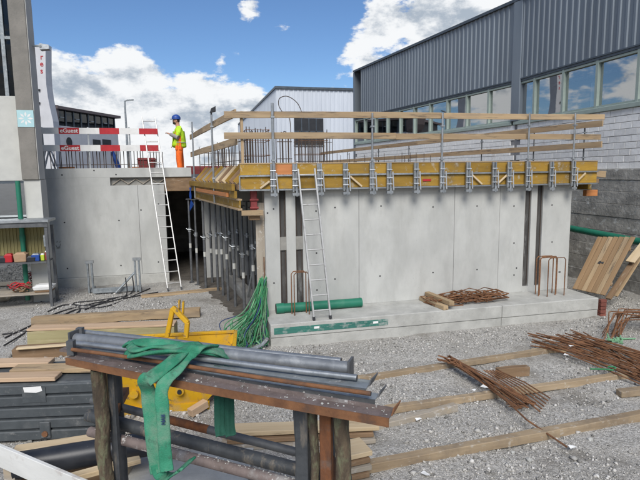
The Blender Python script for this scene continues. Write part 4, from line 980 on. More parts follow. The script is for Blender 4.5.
    for i in range(len(rings)-1):
        for k in range(n): mb.f.append([i*n+k, i*n+(k+1) % n, (i+1)*n+(k+1) % n, (i+1)*n+k]); mb.mi.append(0)
    mb.f.append([(len(rings)-1)*n+k for k in range(n)]); mb.mi.append(0)
    o = mb.build('helmet', 'blue', None, (0, 0, 0), smooth=True); o.parent = r_
    mb = MB(); mb.prism([hc+Vector((math.cos(a)*(.135+(.05 if math.cos(a) > .3 else 0)*math.cos(a)), math.sin(a)*.115, -.004)) for a in [2*math.pi*k/24 for k in range(24)]], (0, 0, .01)); o2 = mb.build('brim', 'blue', None, (0, 0, 0)); o2.parent = o
    mb = MB(); mb.tube([hc+Vector((math.cos(a)*.128, 0, math.sin(a)*.135)) for a in [math.pi*k/12 for k in range(1, 12)]], .012, 6); o2 = mb.build('ridge', 'blue', None, (0, 0, 0)); o2.parent = o
    r_.rotation_euler.z = math.radians(196)
worker()

# ---------------------------------------------------------------- red and white barrier on the rear wall
BT = LW_T+.03
br_ = root('barrier', M(-4, BT, LTOP), 'red and white striped barrier boards with white lettering above the rear wall', 'barrier')
segs = [(37, 58.5, 0), (58.5, 79, 1), (79, 99.3, 0), (99.3, 119, 1), (119, 139, 0), (139, 157.5, 1)]
for v0, v1 in ((128, 134), (145, 151.2)):
    for a, b, k in segs:
        sa, sb = MT(a, 130, BT)[0], MT(b, 130, BT)[0]; za = MT(98, v0, BT)[1]; zb = MT(98, v1, BT)[1]
        mb = MB(); mb.box(sa, sb-.0005, BT, BT+.025, zb, za); o = mb.build('board', 'red' if k else 'white', br_)
        if a == 58.5: place_text('eGuest', .155, M((sa+sb)/2, BT-.003, (za+zb)/2), EX, EZ, 'white', o, sx=1.0)
for u in (43, 89, 130):
    s = MT(u, 150, BT)[0]; mb = MB(); mb.box(s-.02, s+.02, BT+.027, BT+.067, LTOP, MT(u, 127, BT)[1]); mb.build('post', 'galv', br_)
# starter bars rising from the rear wall and slab
def bars_row(name, label, P, Q, n, h, z0, r=.009, mt='rust', hook=False, ties=(), jit=.03):
    b = root(name, (Vector(P)+Vector(Q))/2+EZ*z0, label, 'rebar')
    for i in range(n):
        k = i/max(1, n-1); p = Vector(P).lerp(Vector(Q), k)+EX*random.uniform(-jit, jit); p.z = z0; hh = h*random.uniform(.9, 1.05)
        pts = [p, p+EZ*hh]
        if hook: pts = [p, p+EZ*(hh-.06), p+EZ*hh+EX*.03, p+EZ*(hh-.02)+EX*.09]
        mb = MB(); mb.tube(pts, r, 6); mb.build('bar', mt, b)
    for z in ties:
        mb = MB(); mb.tube([Vector(P)+EZ*(z0+z), Vector(Q)+EZ*(z0+z)], r*.9, 6); mb.build('tie_bar', mt, b)
    return b
bars_row('starter_bars', 'row of rusty starter bars rising behind the striped barrier', M(MT(52, 160, 5.95)[0], 5.93, 0), M(MT(163, 160, 5.95)[0], 5.93, 0), 34, .52, LTOP-.02, .011, 'rebar_dark', ties=(.12,))
# timber stack and gear on the upper slab
UZ = 3.045
for i, (u0, u1, t, z, mt_) in enumerate(((56, 76, 7.6, .0, 'form_orange'), (58, 78, 7.6, .11, 'wood'), (57, 74, 7.6, .22, 'form_orange'), (93, 118, 8.2, .0, 'wood'), (95, 112, 8.2, .1, 'wood_brown'))):
    o = board('timber', M(MT(u0, 160, t)[0], t, UZ+.055+z), M(MT(u1, 160, t)[0], t, UZ+.055+z), .12, .095, mt_)
    tag(o, ['orange timber lying lowest in the stack behind the striped barrier', 'brown timber in the middle of the stack behind the striped barrier', 'orange timber topmost in the stack behind the striped barrier', 'brown timber on the slab behind the red end of the barrier', 'dark timber lying on a brown timber behind the barrier'][i], 'timber')
clut = [(50, 70, 6.9, 0, 'wood'), (84, 106, 7.0, .0, 'wood_brown'), (86, 104, 7.0, .1, 'form_orange'), (108, 128, 6.8, 0, 'wood'), (126, 146, 7.4, 0, 'wood_brown'), (128, 143, 7.4, .1, 'wood'), (129, 140, 7.4, .2, 'form_orange'), (150, 166, 6.9, 0, 'wood')]
cl_l = ['timber on the slab beside the white trestle', 'lower dark timber behind the second white barrier field', 'orange timber on a dark one behind the barrier', 'timber lying by the blue tarpaulin roll', 'lowest timber of the stack left of the long ladder', 'middle timber of the stack left of the long ladder', 'orange top timber of the stack left of the long ladder', 'timber lying between the long ladder and the worker']
for (u0, u1, t, z, mt_), l_ in zip(clut, cl_l):
    o = board('timber', M(MT(u0, 160, t)[0], t, UZ+.055+z*.98), M(MT(u1, 160, t)[0], t+random.uniform(-.1, .1), UZ+.055+z*.98), .14, .10, mt_); tag(o, l_, 'timber')
    if z == 0:
        for u in (u0+3, u1-3): pass
P = M(MT(121.5, 168, 6.3)[0], 6.3, UZ); Q = P-EX*.22+EZ*.72
mb = MB(); mb.tube([P, P.lerp(Q, .5), Q], [.075, .07, .05], 10); o = mb.build('blue_roll', 'blue', smooth=True); tag(o, 'blue rolled tarpaulin leaning behind the rear wall', 'tarpaulin')
tr = root('white_trestle', M(MT(48, 165, 6.4)[0], 6.4, UZ), 'white folding trestle behind the rear wall near the column', 'trestle')
for a, b in ((-.25, 0), (.25, 0)):
    for dy in (0, .35):
        P = M(MT(48, 165, 6.4)[0], 6.4+dy, UZ); mb = MB(); mb.bar(P+EX*a, P+EX*(a*.15)+EZ*.75, .04, .04); mb.build('leg', 'white', tr)
P = M(MT(48, 165, 6.4)[0], 6.4, UZ+.77); mb = MB(); mb.bar(P-EY*.05, P+EY*.42, .08, .06); mb.build('top_bar', 'white', tr)
rb_ = root('red_bin', M(MT(150, 160, 7.2)[0], 7.2, UZ), 'dark red bin behind the long ladder on the slab', 'bin')
P = M(MT(147, 160, 7.2)[0], 7.2, UZ); mb = MB(); mb.box8([P+EX*a+EY*b for a, b in ((-.2, -.2), (.2, -.2), (.2, .2), (-.2, .2))]+[P+EZ*.5+EX*a+EY*b for a, b in ((-.26, -.26), (.26, -.26), (.26, .26), (-.26, .26))]); mb.build('body', 'red_dull', rb_, bevel=.02)
mb = MB(); mb.box8([P+EZ*.502+EX*a+EY*b for a, b in ((-.28, -.28), (.28, -.28), (.28, .28), (-.28, .28))]+[P+EZ*.56+EX*a+EY*b for a, b in ((-.24, -.24), (.24, -.24), (.24, .24), (-.24, .24))]); mb.build('lid', 'red_dull', rb_)

# ---------------------------------------------------------------- reinforcement standing on the deck
DZ = 2.885
def cage(u0, u1, t, dt, h, n, label, rings):
    a, b = MT(u0, 150, t)[0], MT(u1, 150, t)[0]; r_ = root('rebar_cage', M((a+b)/2, t+dt/2, DZ), label, 'rebar cage')
    per = []
    for i in range(n): per.append((a+(b-a)*i/(n-1), t))
    for i in range(n): per.append((a+(b-a)*i/(n-1), t+dt))
    for x, y in per:
        hh = h*random.uniform(.96, 1.03); mb = MB(); mb.tube([M(x, y, DZ), M(x+random.uniform(-.01, .01), y, DZ+hh)], .011, 6); mb.build('bar', 'rebar_dark', r_)
    for z in rings:
        mb = MB(); mb.tube([M(a-.02, t-.02, DZ+z), M(b+.02, t-.02, DZ+z), M(b+.02, t+dt+.02, DZ+z), M(a-.02, t+dt+.02, DZ+z)], .008, 6, closed=True); mb.build('stirrup', 'rust', r_)
cage(247, 269, 2.0, .9, 1.22, 9, 'tall rusty rebar cage standing on the deck beside the corner post', (.3, .62, .95, 1.18))
bars_row('starter_bars', 'hooked rebar row on the deck to the right of the tall cage', M(MT(277, 150, 2.5)[0], 2.5, 0), M(MT(292, 150, 2.5)[0], 2.5, 0), 8, 1.18, DZ, .011, 'rebar_dark', hook=True, ties=(.55, .95))
bars_row('starter_bars', 'rebar row on the deck in front of the far dark window', M(MT(296, 150, 3.2)[0], 3.2, 0), M(MT(332, 150, 3.2)[0], 3.2, 0), 14, 1.25, DZ, .010, 'rebar_dark', ties=(.5, .98))
bars_row('starter_bars', 'rebar row along the inner side of the left deck rail', side(.15, .45), side(.9, .45), 20, 1.0, DZ, .010, 'rebar_dark', ties=(.5, .9))
cage(300, 327, 3.6, .7, 1.3, 8, 'rusty rebar cage on the deck before the far dark window', (.35, .7, 1.05))
bars_row('starter_bars', 'long rebar row on the deck behind the front formwork', M(MT(335, 150, 5)[0], 5, 0), M(MT(440, 150, 5)[0], 5, 0), 16, .75, DZ, .009, 'rebar_dark', ties=(.4,), jit=.12)
bars_row('starter_bars', 'rebar row on the deck behind the left rail near the red beam', M(MT(200, 150, 6.8)[0], 6.8, 0), M(MT(246, 150, 6.8)[0], 6.8, 0), 16, 1.0, DZ, .011, 'rebar_dark', ties=(.5, .85), jit=.06)
mb = MB(); mb.tube(crom([PD(u, v, 12.2) for u, v in ((304, 119), (298, 104), (288, 96.5), (280, 98), (278.5, 104), (281, 110), (286, 116), (290, 121), (291, 150), (291, 178))], 6), .010, 6); o = mb.build('wire_loop', 'rebar_dark'); tag(o, 'thin dark wire curling up in a loop above the guard rail', 'wire')
o = None
mb = MB(); 
for i in range(7): 
    c = M(MT(303, 160, 1.0)[0]+.02*i-.06, 1.0+.03*i, DZ+.23+.01*i); mb.tube([c+EX*.15*math.cos(k*math.pi/8)*(1+.1*i)+EZ*.13*math.sin(k*math.pi/8) for k in range(16)], .02, 6, closed=True)
o = mb.build('cable_coil', 'cable'); tag(o, 'black cable coil lying on the deck behind the formwork', 'cable')
o = board('red_beam', M(MT(186, 161, 8)[0], 8, UZ+.18), M(MT(242, 161, 8)[0], 8, UZ+.18), .3, .26, 'red_dull'); tag(o, 'long dull red beam on the deck behind the left rail', 'beam')
fb = root('far_barrier', M(MT(335, 162, 13)[0], 13, DZ), 'low red and white board lying far back on the deck', 'barrier')
for i, (a, b) in enumerate(((312, 322), (322, 331), (331, 339), (339, 347), (347, 353))):
    mb = MB(); mb.box(MT(a, 160, 13)[0], MT(b, 160, 13)[0]-.001, 13, 13.03, DZ+.3, DZ+.47); mb.build('board', 'white' if i % 2 == 0 else 'red', fb)
for u in (316, 349): s = MT(u, 160, 13)[0]; mb = MB(); mb.box(s-.03, s+.03, 13.032, 13.07, DZ, DZ+.47); mb.build('post', 'galv', fb)

# rear right guard rail beside the hall
rg = root('rear_guard_rail', M(7, 9, DZ), 'timber guard rail running back along the deck beside the metal hall', 'guard rail')
RA, RB = M(MT(603, 124, .3)[0], .3), M(5.72, 18.3)
def rr(k, z): p = RA.lerp(RB, k); return Vector((p.x, p.y, z))
for z in (4.14, 3.66):
    ks = [0, .21, .44, .7, 1.0]
    for a, b in zip(ks[:-1], ks[1:]): board('rail', rr(a, z), rr(b, z), .035, .14, 'wood', rg, warp=.004)
for k in (.03, .12, .24, .36, .48, .62, .8, .97): p = rr(k, 0)+EX*.045; gpost('post', p, 2.83, 4.22, .018, 'steel_dark', rg)
# clamp in green on a far post
o = None

# ================================================================ ON AND BEFORE THE FOOTING
# green pipe lying on the footing
gp = root('green_pipe', M(1.2, -.3, FT), 'green plastic pipe lying on the footing behind the ladder foot', 'pipe')
a = M(MT(276, 312, -.22)[0], -.22, FT+.095); b = M(MT(361, 303, -.22)[0], -.22, FT+.095)
mb = MB(); mb.tube([a, a.lerp(b, .5), b], .09, 20, hollow=1); mb.build('tube', ['green_pipe', 'dark'], gp, smooth=True)
mb = MB(); mb.tube([a, a.lerp(b, .09)], .1, 20, hollow=1); mb.build('socket', ['green_pipe', 'dark'], gp, smooth=True)
mb = MB(); mb.tube([a.lerp(b, .985), b.lerp(a, -.004)], .093, 20, hollow=1); mb.build('rim', ['green_pipe', 'dark'], gp)

def hoop(name, label, u0, u1, vtop, t, n, r=.011, z0=FT, dt=.12, mt='rust'):
    s0, s1 = MT(u0, 290, t)[0], MT(u1, 290, t)[0]; zt = MT((u0+u1)/2, vtop, t)[1]
    h_ = root(name, M((s0+s1)/2, t, z0), label, 'rebar')
    for i in range(n):
        x = (s1-s0)*.5; tt = t-dt*i; o_ = .03*i*(1 if i % 2 else -1)
        pts = [M(s0+o_, tt, z0), M(s0+o_, tt, zt-.05), M(s0+.04+o_, tt, zt-.005), M((s0+s1)/2, tt, zt), M(s1-.04+o_, tt, zt-.005), M(s1+o_, tt, zt-.05), M(s1+o_, tt, z0)]
        mb = MB(); mb.tube(pts, r, 6); mb.build('hoop_bar', mt, h_)
    return h_
hoop('rebar_hoops', 'rusty rebar hoops rising from the footing by the left keyway slots', 291.5, 306, 271, -.35, 2, mt='rust')
hoop('rebar_hoops', 'cluster of rusty rebar hoops rising from the footing by the right keyway slots', 535.5, 552, 256, -.28, 4, dt=.09)

def bundle(name, label, pts_fn, n, r=.009, mt='rust', par_loc=None, kmax=4):
    b = root(name, par_loc, label, 'rebar'); 
    for i in range(n):
        mb = MB(); mb.tube(pts_fn(i), r, 6); mb.build('bar', mt, b)
    return b
# stirrups stacked on the footing, and the timber block
def stir(i):
    w = random.uniform(.13, .2); s = MT(438+8*(i % 8)+random.uniform(-2, 2), 296, -.45)[0]; t = -.45+random.uniform(-.12, .16); z = FT+.02+.006*(i//2); a = random.uniform(-.25, .25)+.15
    d = EX*math.cos(a)+EY*math.sin(a); e = EY*math.cos(a)-EX*math.sin(a); P = M(s, t, z); l = random.uniform(.3, .42); up = EZ*random.uniform(-.01, .06)
    return [P-d*l*.5-e*w, P-d*l*.45+e*w, P+d*l*.5+e*w+up, P+d*l*.55-e*w+up, P-d*l*.4-e*w+EZ*.012]
bundle('stirrup_pile', 'pile of rusty stirrups lying on the footing', stir, 48, .010, 'rust', M(MT(468, 296, -.45)[0], -.45, FT))
for i, (u0, v0, u1, v1, z) in enumerate(((421.5, 298, 446, 308, FT+.045), (427, 293.5, 452, 303.5, FT+.13))):
    o = board('timber_block', PZ(u0, v0, z), PZ(u1, v1, z), .11, .085, 'wood'); tag(o, ['lower timber block beside the stirrups on the footing', 'upper timber block resting on another beside the stirrups'][i], 'timber')

# rope and net bundle hanging at the wall end
rn = root('rope_bundle', PZ(255, 338), 'tangle of green ropes and netting hanging from the wall end to the gravel', 'rope')
for i in range(80):
    top = M(-.10+random.uniform(-.05, .1), -.06+random.uniform(-.07, .03), 1.08+random.uniform(-.18, .06))
    ex = random.uniform(-.7, .1); ey = random.uniform(-1.05, -.25)
    g = M(-.2+ex, ey, .03+random.uniform(0, .12)); m1_ = top.lerp(g, .45)+Vector((random.uniform(-.03, .08), random.uniform(-.05, .03), -.10)); m2_ = g+Vector((random.uniform(-.05, .1), .08, .14+random.random()*.12))
    e = g+Vector((random.uniform(-.35, .1), random.uniform(-.3, .05), -.01)); e.z = .03+random.random()*.05
    mb = MB(); mb.tube(crom([top, m1_, m2_, g, e], 5), random.choice((.005, .007, .009, .012)), 5); mb.build('strand', random.choice(('net', 'net', 'net', 'net_pale', 'net_pale', 'net', 'net_pale', 'net', 'net', 'net_blue')), rn)
for i in range(16):
    c = M(-.5+random.uniform(-.45, .3), -.75+random.uniform(-.3, .3), .06); rr_ = random.uniform(.08, .2); tl = random.uniform(-.4, .4)
    mb = MB(); mb.tube([c+EX*rr_*math.cos(k*.7)*(1-.03*k)+EY*rr_*math.sin(k*.7)+EZ*(.04+.05*math.sin(k*.9+i)+tl*.1*math.cos(k*.7)) for k in range(10)], .011, 5); mb.build('loop', random.choice(('net', 'net_pale')), rn)
mb = MB(); mb.tube([M(-.04, -.02, 1.0), M(-.04, -.02, 1.5)], .012, 6); mb.build('hook', 'rust', rn)
mb = MB(); mb.tube([PZ(247, 352, .06), PZ(262, 345, .09), PZ(268, 338, .2)], .035, 8); o = mb.build('grey_hose', 'steel_grey', smooth=True); tag(o, 'short grey hose end at the left corner of the footing', 'hose')

# ================================================================ RIGHT CORNER
wp = root('leaning_hoarding', PZ(590, 293, .42), 'tan plank panel with a dark cut-out leaning beside the footing end', 'panel')
B1, B2_ = PD(572.5, 288.5, 11.75), PD(605, 295.5, 11.05); T1_, T2_ = PD(597.5, 237, 12.25), PD(636, 237, 11.55)
nrm = (B2_-B1).cross(T1_-B1).normalized()
if nrm.y > 0: nrm = -nrm
npl = 7
for i in range(npl):
    k0, k1 = i/npl, (i+1)/npl; a, b = B1.lerp(B2_, k0+.006), B1.lerp(B2_, k1-.006); c_, d_ = T1_.lerp(T2_, k1-.006), T1_.lerp(T2_, k0+.006)
    P = (a+b)/2; Q = (c_+d_)/2; o = board('plank', P-nrm*.0, Q, (b-a).length, .026, ['ply_tan', 'wood', 'ply_tan', 'wood_pale', 'ply_tan', 'wood_pale', 'ply_tan'][i] if False else ['panel_tan', 'panel_tan', 'wood', 'panel_tan', 'panel_tan', 'wood', 'panel_tan'][i], wp, up=nrm, bevel=.002)
c0 = (B1.lerp(B2_, .45)).lerp(T1_.lerp(T2_, .45), .52); xx = (B2_-B1).normalized(); yy = (T1_-B1).normalized()
mb = MB(); mb.prism([c0+nrm*.016+xx*a+yy*b for a, b in ((-.07, -.04), (-.01, -.05), (0, -.02), (.07, -.03), (.06, .03), (.01, .015), (-.02, .04), (-.06, .01))], nrm*.003); mb.build('cut_out', 'hole', wp)
for k in (.2, .8):
    P = B1.lerp(T1_, k); Q = B2_.lerp(T2_, k); board('batten', P-nrm*.035, Q-nrm*.035, .08, .04, 'wood_brown', wp, up=nrm)
o = board('leaning_beam', PD(608, 299, 11.1), PD(646, 243, 11.9), .12, .05, 'wood_brown', None, up=nrm); tag(o, 'brown timber leaning just behind the plank panel', 'timber')
o = board('leaning_beam', PD(614, 296, 11.4), PD(652, 236, 12.1), .16, .03, 'wood', None, up=nrm); tag(o, 'pale timber leaning behind the brown one at the retaining wall', 'timber')
o = board('leaning_beam', PD(630, 262, 11.5), PD(650, 237, 11.75), .2, .03, 'wood_pale', None, up=nrm); tag(o, 'short pale board at the outer side of the leaning planks', 'board')
for i in range(5):
    P = PZ(601.5, 316.5-.0, 0); o = MB(); P = P+EZ*(.005+i*.075); o.bar(P-EX*.07+EZ*.035, P+EX*.07+EZ*.035, .1, .068); o = o.build('brick', 'brick_red', bevel=.006)
    tag(o, ['bottom', 'second lowest', 'middle', 'second highest', 'top'][i]+' red brick of the small stack under the leaning plank panel', 'brick', 'bricks stacked under the plank panel')
for i, (pts, r, lab) in enumerate((([M(8.6, 8.0, 1.7), M(8.7, 3.5, 1.55), M(8.75, .2, 1.42), M(8.8, -3.5, 1.3)], .085, 'green drainage pipe running along the retaining wall behind the plank panel'),)):
    g_ = root('drain_pipe', pts[1], lab, 'pipe'); mb = MB(); mb.tube(pts, r, 14); mb.build('pipe', 'green_pipe', g_, smooth=True)
    for p in (pts[1], pts[2]):
        mb = MB(); mb.bar(p-EZ*.11+EX*-.12, p-EZ*.11+M(RS+.05, 0, 0).lerp(M(RS+.05, 0, 0), 0)-M(0, 0, 0)-EX*(8.7) if False else p-EZ*.11+EX*.62, .05, .05); mb.build('bracket', 'galv', g_)
o = board('beam_end', M(MT(577, 190, .6)[0], .2, 2.72), M(MT(577, 190, .6)[0]-.2, 4.5, 2.72), .1, .16, 'form_yellow'); tag(o, 'yellow formwork beam end under the right end of the deck', 'beam')
o = board('beam_end', M(MT(574, 190, .6)[0], .25, 2.56), M(MT(574, 190, .6)[0]+.3, .25, 2.56), .12, .14, 'form_orange'); tag(o, 'short orange packing timber under the right end of the deck', 'timber')
o = board('platform_beam', M(f1+.0, .1, 3.02), M(f1+.45, .12, 2.98), .12, .14, 'wood'); tag(o, 'timber offcut poking out past the right end of the formwork', 'timber')
for k, (t, w_) in enumerate(((1.2, 2.0), (3.2, 2.0))):
    pass

# ================================================================ TIMBERS AND STEEL ON THE GRAVEL
def gz(u, v, h): p = PZ(u, v, h); p.z += gh(p.x, p.y); return p
TB = [(356, 378.5, 562, 348.5, .10, .085, 'wood_ground', 'long timber on the gravel nearest the footing'),
      (362, 414, 628, 373.5, .10, .09, 'wood_ground', 'long timber on the gravel running under both rebar bundles'),
      (340, 433, 456, 406.5, .10, .09, 'wood_grey', 'short grey timber beside the long middle timber'),
      (340, 472, 665, 409, .11, .105, 'wood_ground', 'thick timber on the gravel with a loose rebar lying across it'),
      (533, 351.5, 566, 349, .14, .06, 'wood_pale', 'small pale offcut against the end of the long timber by the footing'),
      (497, 374, 528, 370.5, .10, .15, 'wood_brown', 'dark brown timber block between the rebar bundles'),
      (619, 392, 652, 389.5, .12, .09, 'wood_ground', 'timber end lying between the right rebar pile and the thick timber')]
for u0, v0, u1, v1, w, h, mt_, lab in TB:
    o = board('timber', gz(u0, v0, h/2), gz(u1, v1, h/2), w, h, mt_, warp=.006, bevel=.006); tag(o, lab, 'timber', 'timbers laid out on the gravel')
# plank stack seen below the steel rack
for i, (u0, v0, u1, v1, z, mt_, lab) in enumerate(((222, 443, 374, 436, .04, 'wood_grey', 'lowest plank of the stack behind the steel rack'), (228, 437, 372, 430, .10, 'wood_brown', 'dark middle plank of the stack behind the steel rack'),
        (226, 430, 378, 424, .17, 'wood_pale', 'pale top plank of the stack behind the steel rack'))):
    P, Q = PZ(u0, v0, z), PZ(u1, v1, z); o = board('plank', P, Q, .26-.02*i, .05, mt_, warp=.003); tag(o, lab, 'plank', 'planks stacked behind the rack')
for i in range(5):
    z = .03+i*.062; P, Q = PZ(322+2*i, 482-7*i, z), PZ(366-2*(i % 2), 474-7*i, z); o = board('plank', P, Q, .3, .05, ['wood_grey', 'wood_brown', 'wood_grey', 'wood_brown', 'wood_pale'][i]); tag(o, ['lowest grey', 'dark second', 'grey middle', 'dark fourth', 'pale topmost'][i]+' short plank of the stack beside the right rack posts', 'plank', 'short planks stacked at the rack posts')

# rebar bundle in the middle
def mid(i):
    k = random.uniform(-1, 1); a = PZ(452+7*k+random.uniform(-5, 5), 362+6*k, .14); b = PZ(523+12*k+random.uniform(-6, 10), 408-4*k+random.uniform(-3, 3), .06)
    a.z = .14+random.uniform(0, .05); b.z = .05+random.uniform(0, .07)
    e = a+(a-b).normalized()*.0+Vector((random.uniform(-.18, .02), random.uniform(-.02, .1), .02))
    pts = [e, a, a.lerp(b, .5)+Vector((0, 0, .025)), b]
    if i % 3 == 0: pts.append(b+Vector((-.1, .02, .02)))
    return pts
bundle('rebar_bundle', 'rusty rebar bundle lying across the middle timbers', mid, 24, .0085, 'rust', PZ(495, 385))
def mid2(i):
    a = PZ(488+3*i, 372, .16); b = PZ(540+2.0*i, 411-2*i, .05); a.z = .15; b.z = .04+.01*i; return [a+Vector((-.05, .05, .02)), a, a.lerp(b, .5)+Vector((0, 0, .03)), b]
bundle('rebar_bundle', 'thin rebar bundle beside the brown block', mid2, 6, .009, 'rust', PZ(520, 390))
mb = MB(); mb.tube([PZ(448, 356, .17), PZ(480, 376, .2), PZ(527, 420, .12), PZ(567, 447, .03)], .011, 6); o = mb.build('loose_rebar', 'rust'); tag(o, 'single rebar lying across the thick timber and out onto gravel', 'rebar')
# rebar pile on the right: straight bars fanned out
def fan(i):
    a = PZ(533+random.uniform(-6, 55)*1.0, 341+random.uniform(-8, 5), .1); a.z = .05+random.uniform(0, .14)
    b = PZ(668+random.uniform(-8, 10), 372+random.uniform(-14, 26), .06); b.z = .03+random.uniform(0, .1)
    return [a, a.lerp(b, .35)+Vector((0, 0, .03)), a.lerp(b, .7)+Vector((0, 0, .02)), b]
bundle('rebar_pile', 'large pile of rusty rebar fanned out before the right end of the footing', fan, 46, .010, 'rust', PZ(600, 355))
def bent(i):
    a = PZ(606+random.uniform(-4, 14), 339+random.uniform(-6, 2), .03); a.z = .03; b = a+Vector((.32+random.uniform(-.06, .1), .25+random.uniform(-.1, .3), .34+random.uniform(-.06, .05)))
    c_ = b+Vector((.55, random.uniform(-.05, .1), random.uniform(-.05, .04))); return [a, a.lerp(b, .5)+Vector((0, 0, .02)), b, b+Vector((.05, 0, .012)), c_, c_+Vector((.2, -.12, -.3))]
bundle('rebar_stirrups', 'bent rusty stirrups stacked upright at the retaining wall', bent, 18, .010, 'rust', PZ(630, 330))
mb = MB()
for i in range(8):
    c = PZ(617+random.uniform(-7, 7), 341+random.uniform(-3, 3), .2); mb.tube(crom([c+Vector((random.uniform(-.15, .15), random.uniform(-.1, .1), random.uniform(-.02, .06))) for _ in range(4)], 4), .013, 5)
o = mb.build('rope_tangle', 'net_pale'); tag(o, 'small pale green rope tangle on the right rebar pile', 'rope')
mb = MB(); c = PZ(612, 370, .13); mb.tube(crom([c+Vector((-.3, .05, -.0)), c+Vector((-.1, -.02, .02)), c, c+Vector((.07, .03, .02)), c+Vector((.04, .08, .02)), c+Vector((-.03, .05, .03))], 5), .012, 6); o = mb.build('green_rope', 'net'); tag(o, 'bright green cord on the end of the long timber', 'cord')
# paper tags and scraps
scr = [(579, 382), (566, 355), (571, 346), (484, 387), (474, 390), (572, 447), (425, 474), (418, 419)]
for i, (u, v) in enumerate(scr):
    p = PZ(u, v, .03 if i not in (3, 4, 1, 2) else .2); w = random.uniform(.03, .05); a = random.random()*3
    d = Vector((math.cos(a), math.sin(a), 0)); e = Vector((-d.y, d.x, random.uniform(-.12, .12)))
    mb = MB(); mb.prism([p-d*w-e*w*.7, p+d*w-e*w*.6+EZ*.01, p+d*w*.8+e*w*.7, p-d*w*.9+e*w*.6+EZ*.012], (0, 0, .003)); o = mb.build('paper_scrap', 'paper')
    tag(o, 'small white paper scrap lying among the timbers and rebar', 'paper', 'paper scraps on the site ground')
# bigger white stones
for i in range(26):
    x, y = random.uniform(-2, 6.5), random.uniform(4.8, 9.2)
    bm = bmesh.new(); bmesh.ops.create_icosphere(bm, subdivisions=1, radius=random.uniform(.02, .042))
    for v in bm.verts: v.co *= random.uniform(.75, 1.2); v.co.z *= .7
    me = bpy.data.meshes.new('stone'); bm.to_mesh(me); bm.free(); me.materials.append(X['concrete_warm']); o = bpy.data.objects.new('stone', me); C.objects.link(o); o.location = (x, y, gh(x, y)+.012)
    tag(o, 'fist-sized pale stone lying loose on the gravel', 'stone', 'pale stones on the gravel')

# ================================================================ LEFT SIDE
# board before the doorway
o = board('plank', PZ(141, 296.5, .03), PZ(223, 288.5, .03), .22, .05, 'wood', warp=.004); tag(o, 'plank lying on the ground before the dark doorway', 'plank')
# two steel angle frames standing against the rear wall
for i, (u, v0, v1, lab) in enumerate(((91.5, 262, 293, 'blue grey steel formwork post nearest the tool shelf'), (138.5, 259, 292, 'blue grey steel formwork post with clamp below the ladder'))):
    P = PZ(u, v1, 0); zt = (lambda y: PD(u, v0, y).z)(P.y); f_ = root('formwork_post', P, lab, 'steel post', 'steel formwork posts at the rear wall')
    mb = MB(); mb.bar(P-EX*.05, P-EX*.05+EZ*zt, .045, .09, up=EY); mb.bar(P+EX*.05, P+EX*.05+EZ*zt, .045, .09, up=EY); mb.build('channel', 'steel_grey', f_, bevel=.005)
    mb = MB(); mb.bar(P-EX*.1+EZ*zt, P+EX*.1+EZ*zt, .12, .07); mb.build('clamp', 'galv', f_)
    mb = MB(); mb.bar(P+EY*.02+EZ*.05, P+EY*.5+EZ*.06, .08, .06); mb.build('foot', 'steel_grey', f_)
    if i == 1:
        mb = MB(); mb.tube([P+EZ*.55-EX*.05, P-EX*.55-EY*.15+EZ*.05], .03, 8); mb.build('brace', 'steel_grey', f_)
o = board('waler_beam', PZ(93, 291, .1), PZ(139, 288, .1), .1, .12, 'steel_grey'); tag(o, 'blue grey steel beam lying between the two formwork posts', 'beam')
# black cables
cabs = [[(5, 337), (30, 325), (60, 312), (95, 303), (125, 297), (140, 285)], [(2, 333), (40, 327), (75, 310), (110, 305), (150, 288)], [(4, 345), (20, 336), (34, 326)], [(60, 325), (80, 310), (74, 303), (100, 300), (128, 296)],
        [(85, 310), (110, 300), (132, 293), (141, 270)], [(48, 312), (66, 305), (90, 306), (120, 300), (158, 292)]]
clab = ['black cable looping from the timber pile to the right steel post', 'black cable crossing the gravel toward the doorway plank', 'short black cable end beside the timber pile', 'black cable doubling back near the tool shelf', 'black cable rising up the right steel post', 'black cable lying closest to the rear wall']
for pts, lab in zip(cabs, clab):
    q = [gz(u, v, .02) for u, v in pts]; 
    if lab.startswith('black cable rising') or lab.startswith('black cable loop'):
        q[-1] = q[-2]+EY*.35+EZ*.42
    mb = MB(); mb.tube(crom(q, 6), .016, 6); o = mb.build('cable', 'cable', smooth=True); tag(o, lab, 'cable', 'black cables on the gravel')
# tool shelf
sh = root('tool_shelf', PZ(20, 302), 'open steel tool shelf with ribbed back standing before the rear wall', 'shelf')
ST = 4.35; xR = MT(50.5, 260, ST-.9)[0]; xL = xR-2.3; t0, t1 = ST-.95, ST-.35
ztp = MT(40, 221, t0)[1]; zm = MT(30, 262.5, t0)[1]; zl = MT(30, 294, t0)[1]
mb = MB(); mb.box(xL, xR+.04, t0-.05, t1+.05, ztp-.03, ztp+.03); mb.build('top', 'galv', sh, bevel=.005)
mb = MB(); mb.box(xL, xR, t0-.02, t0+.02, ztp-.14, ztp-.032); mb.build('front_rail', 'steel_dark', sh)
for x in (xL+.04, xR-.04):
    for t in (t0+.03, t1-.03):
        mb = MB(); mb.box(x-.03, x+.03, t-.03, t+.03, 0, ztp-.145); mb.build('upright', 'steel_dark', sh)
for z in (zm, zl): mb = MB(); mb.box(xL, xR-.075, t0, t1, z-.03, z); mb.build('shelf_board', 'wood_grey' if z == zl else 'steel_dark', sh)
mb = sheet(lambda a, b, z: M(xL+.05+a, t1-.02+b, z), zm+.02, ztp-.15, .075, int((xR-xL-.2)/.075), .018); mb.build('ribbed_back', 'shelf_board', sh)
mb = MB(); mb.box(xR-.13, xR-.075, t0+.1, t0+.35, zm+.35, zm+.62); mb.build('hanging_box', 'steel_grey', sh)
SX = lambda u: MT(u, 255, t0+.25)[0]
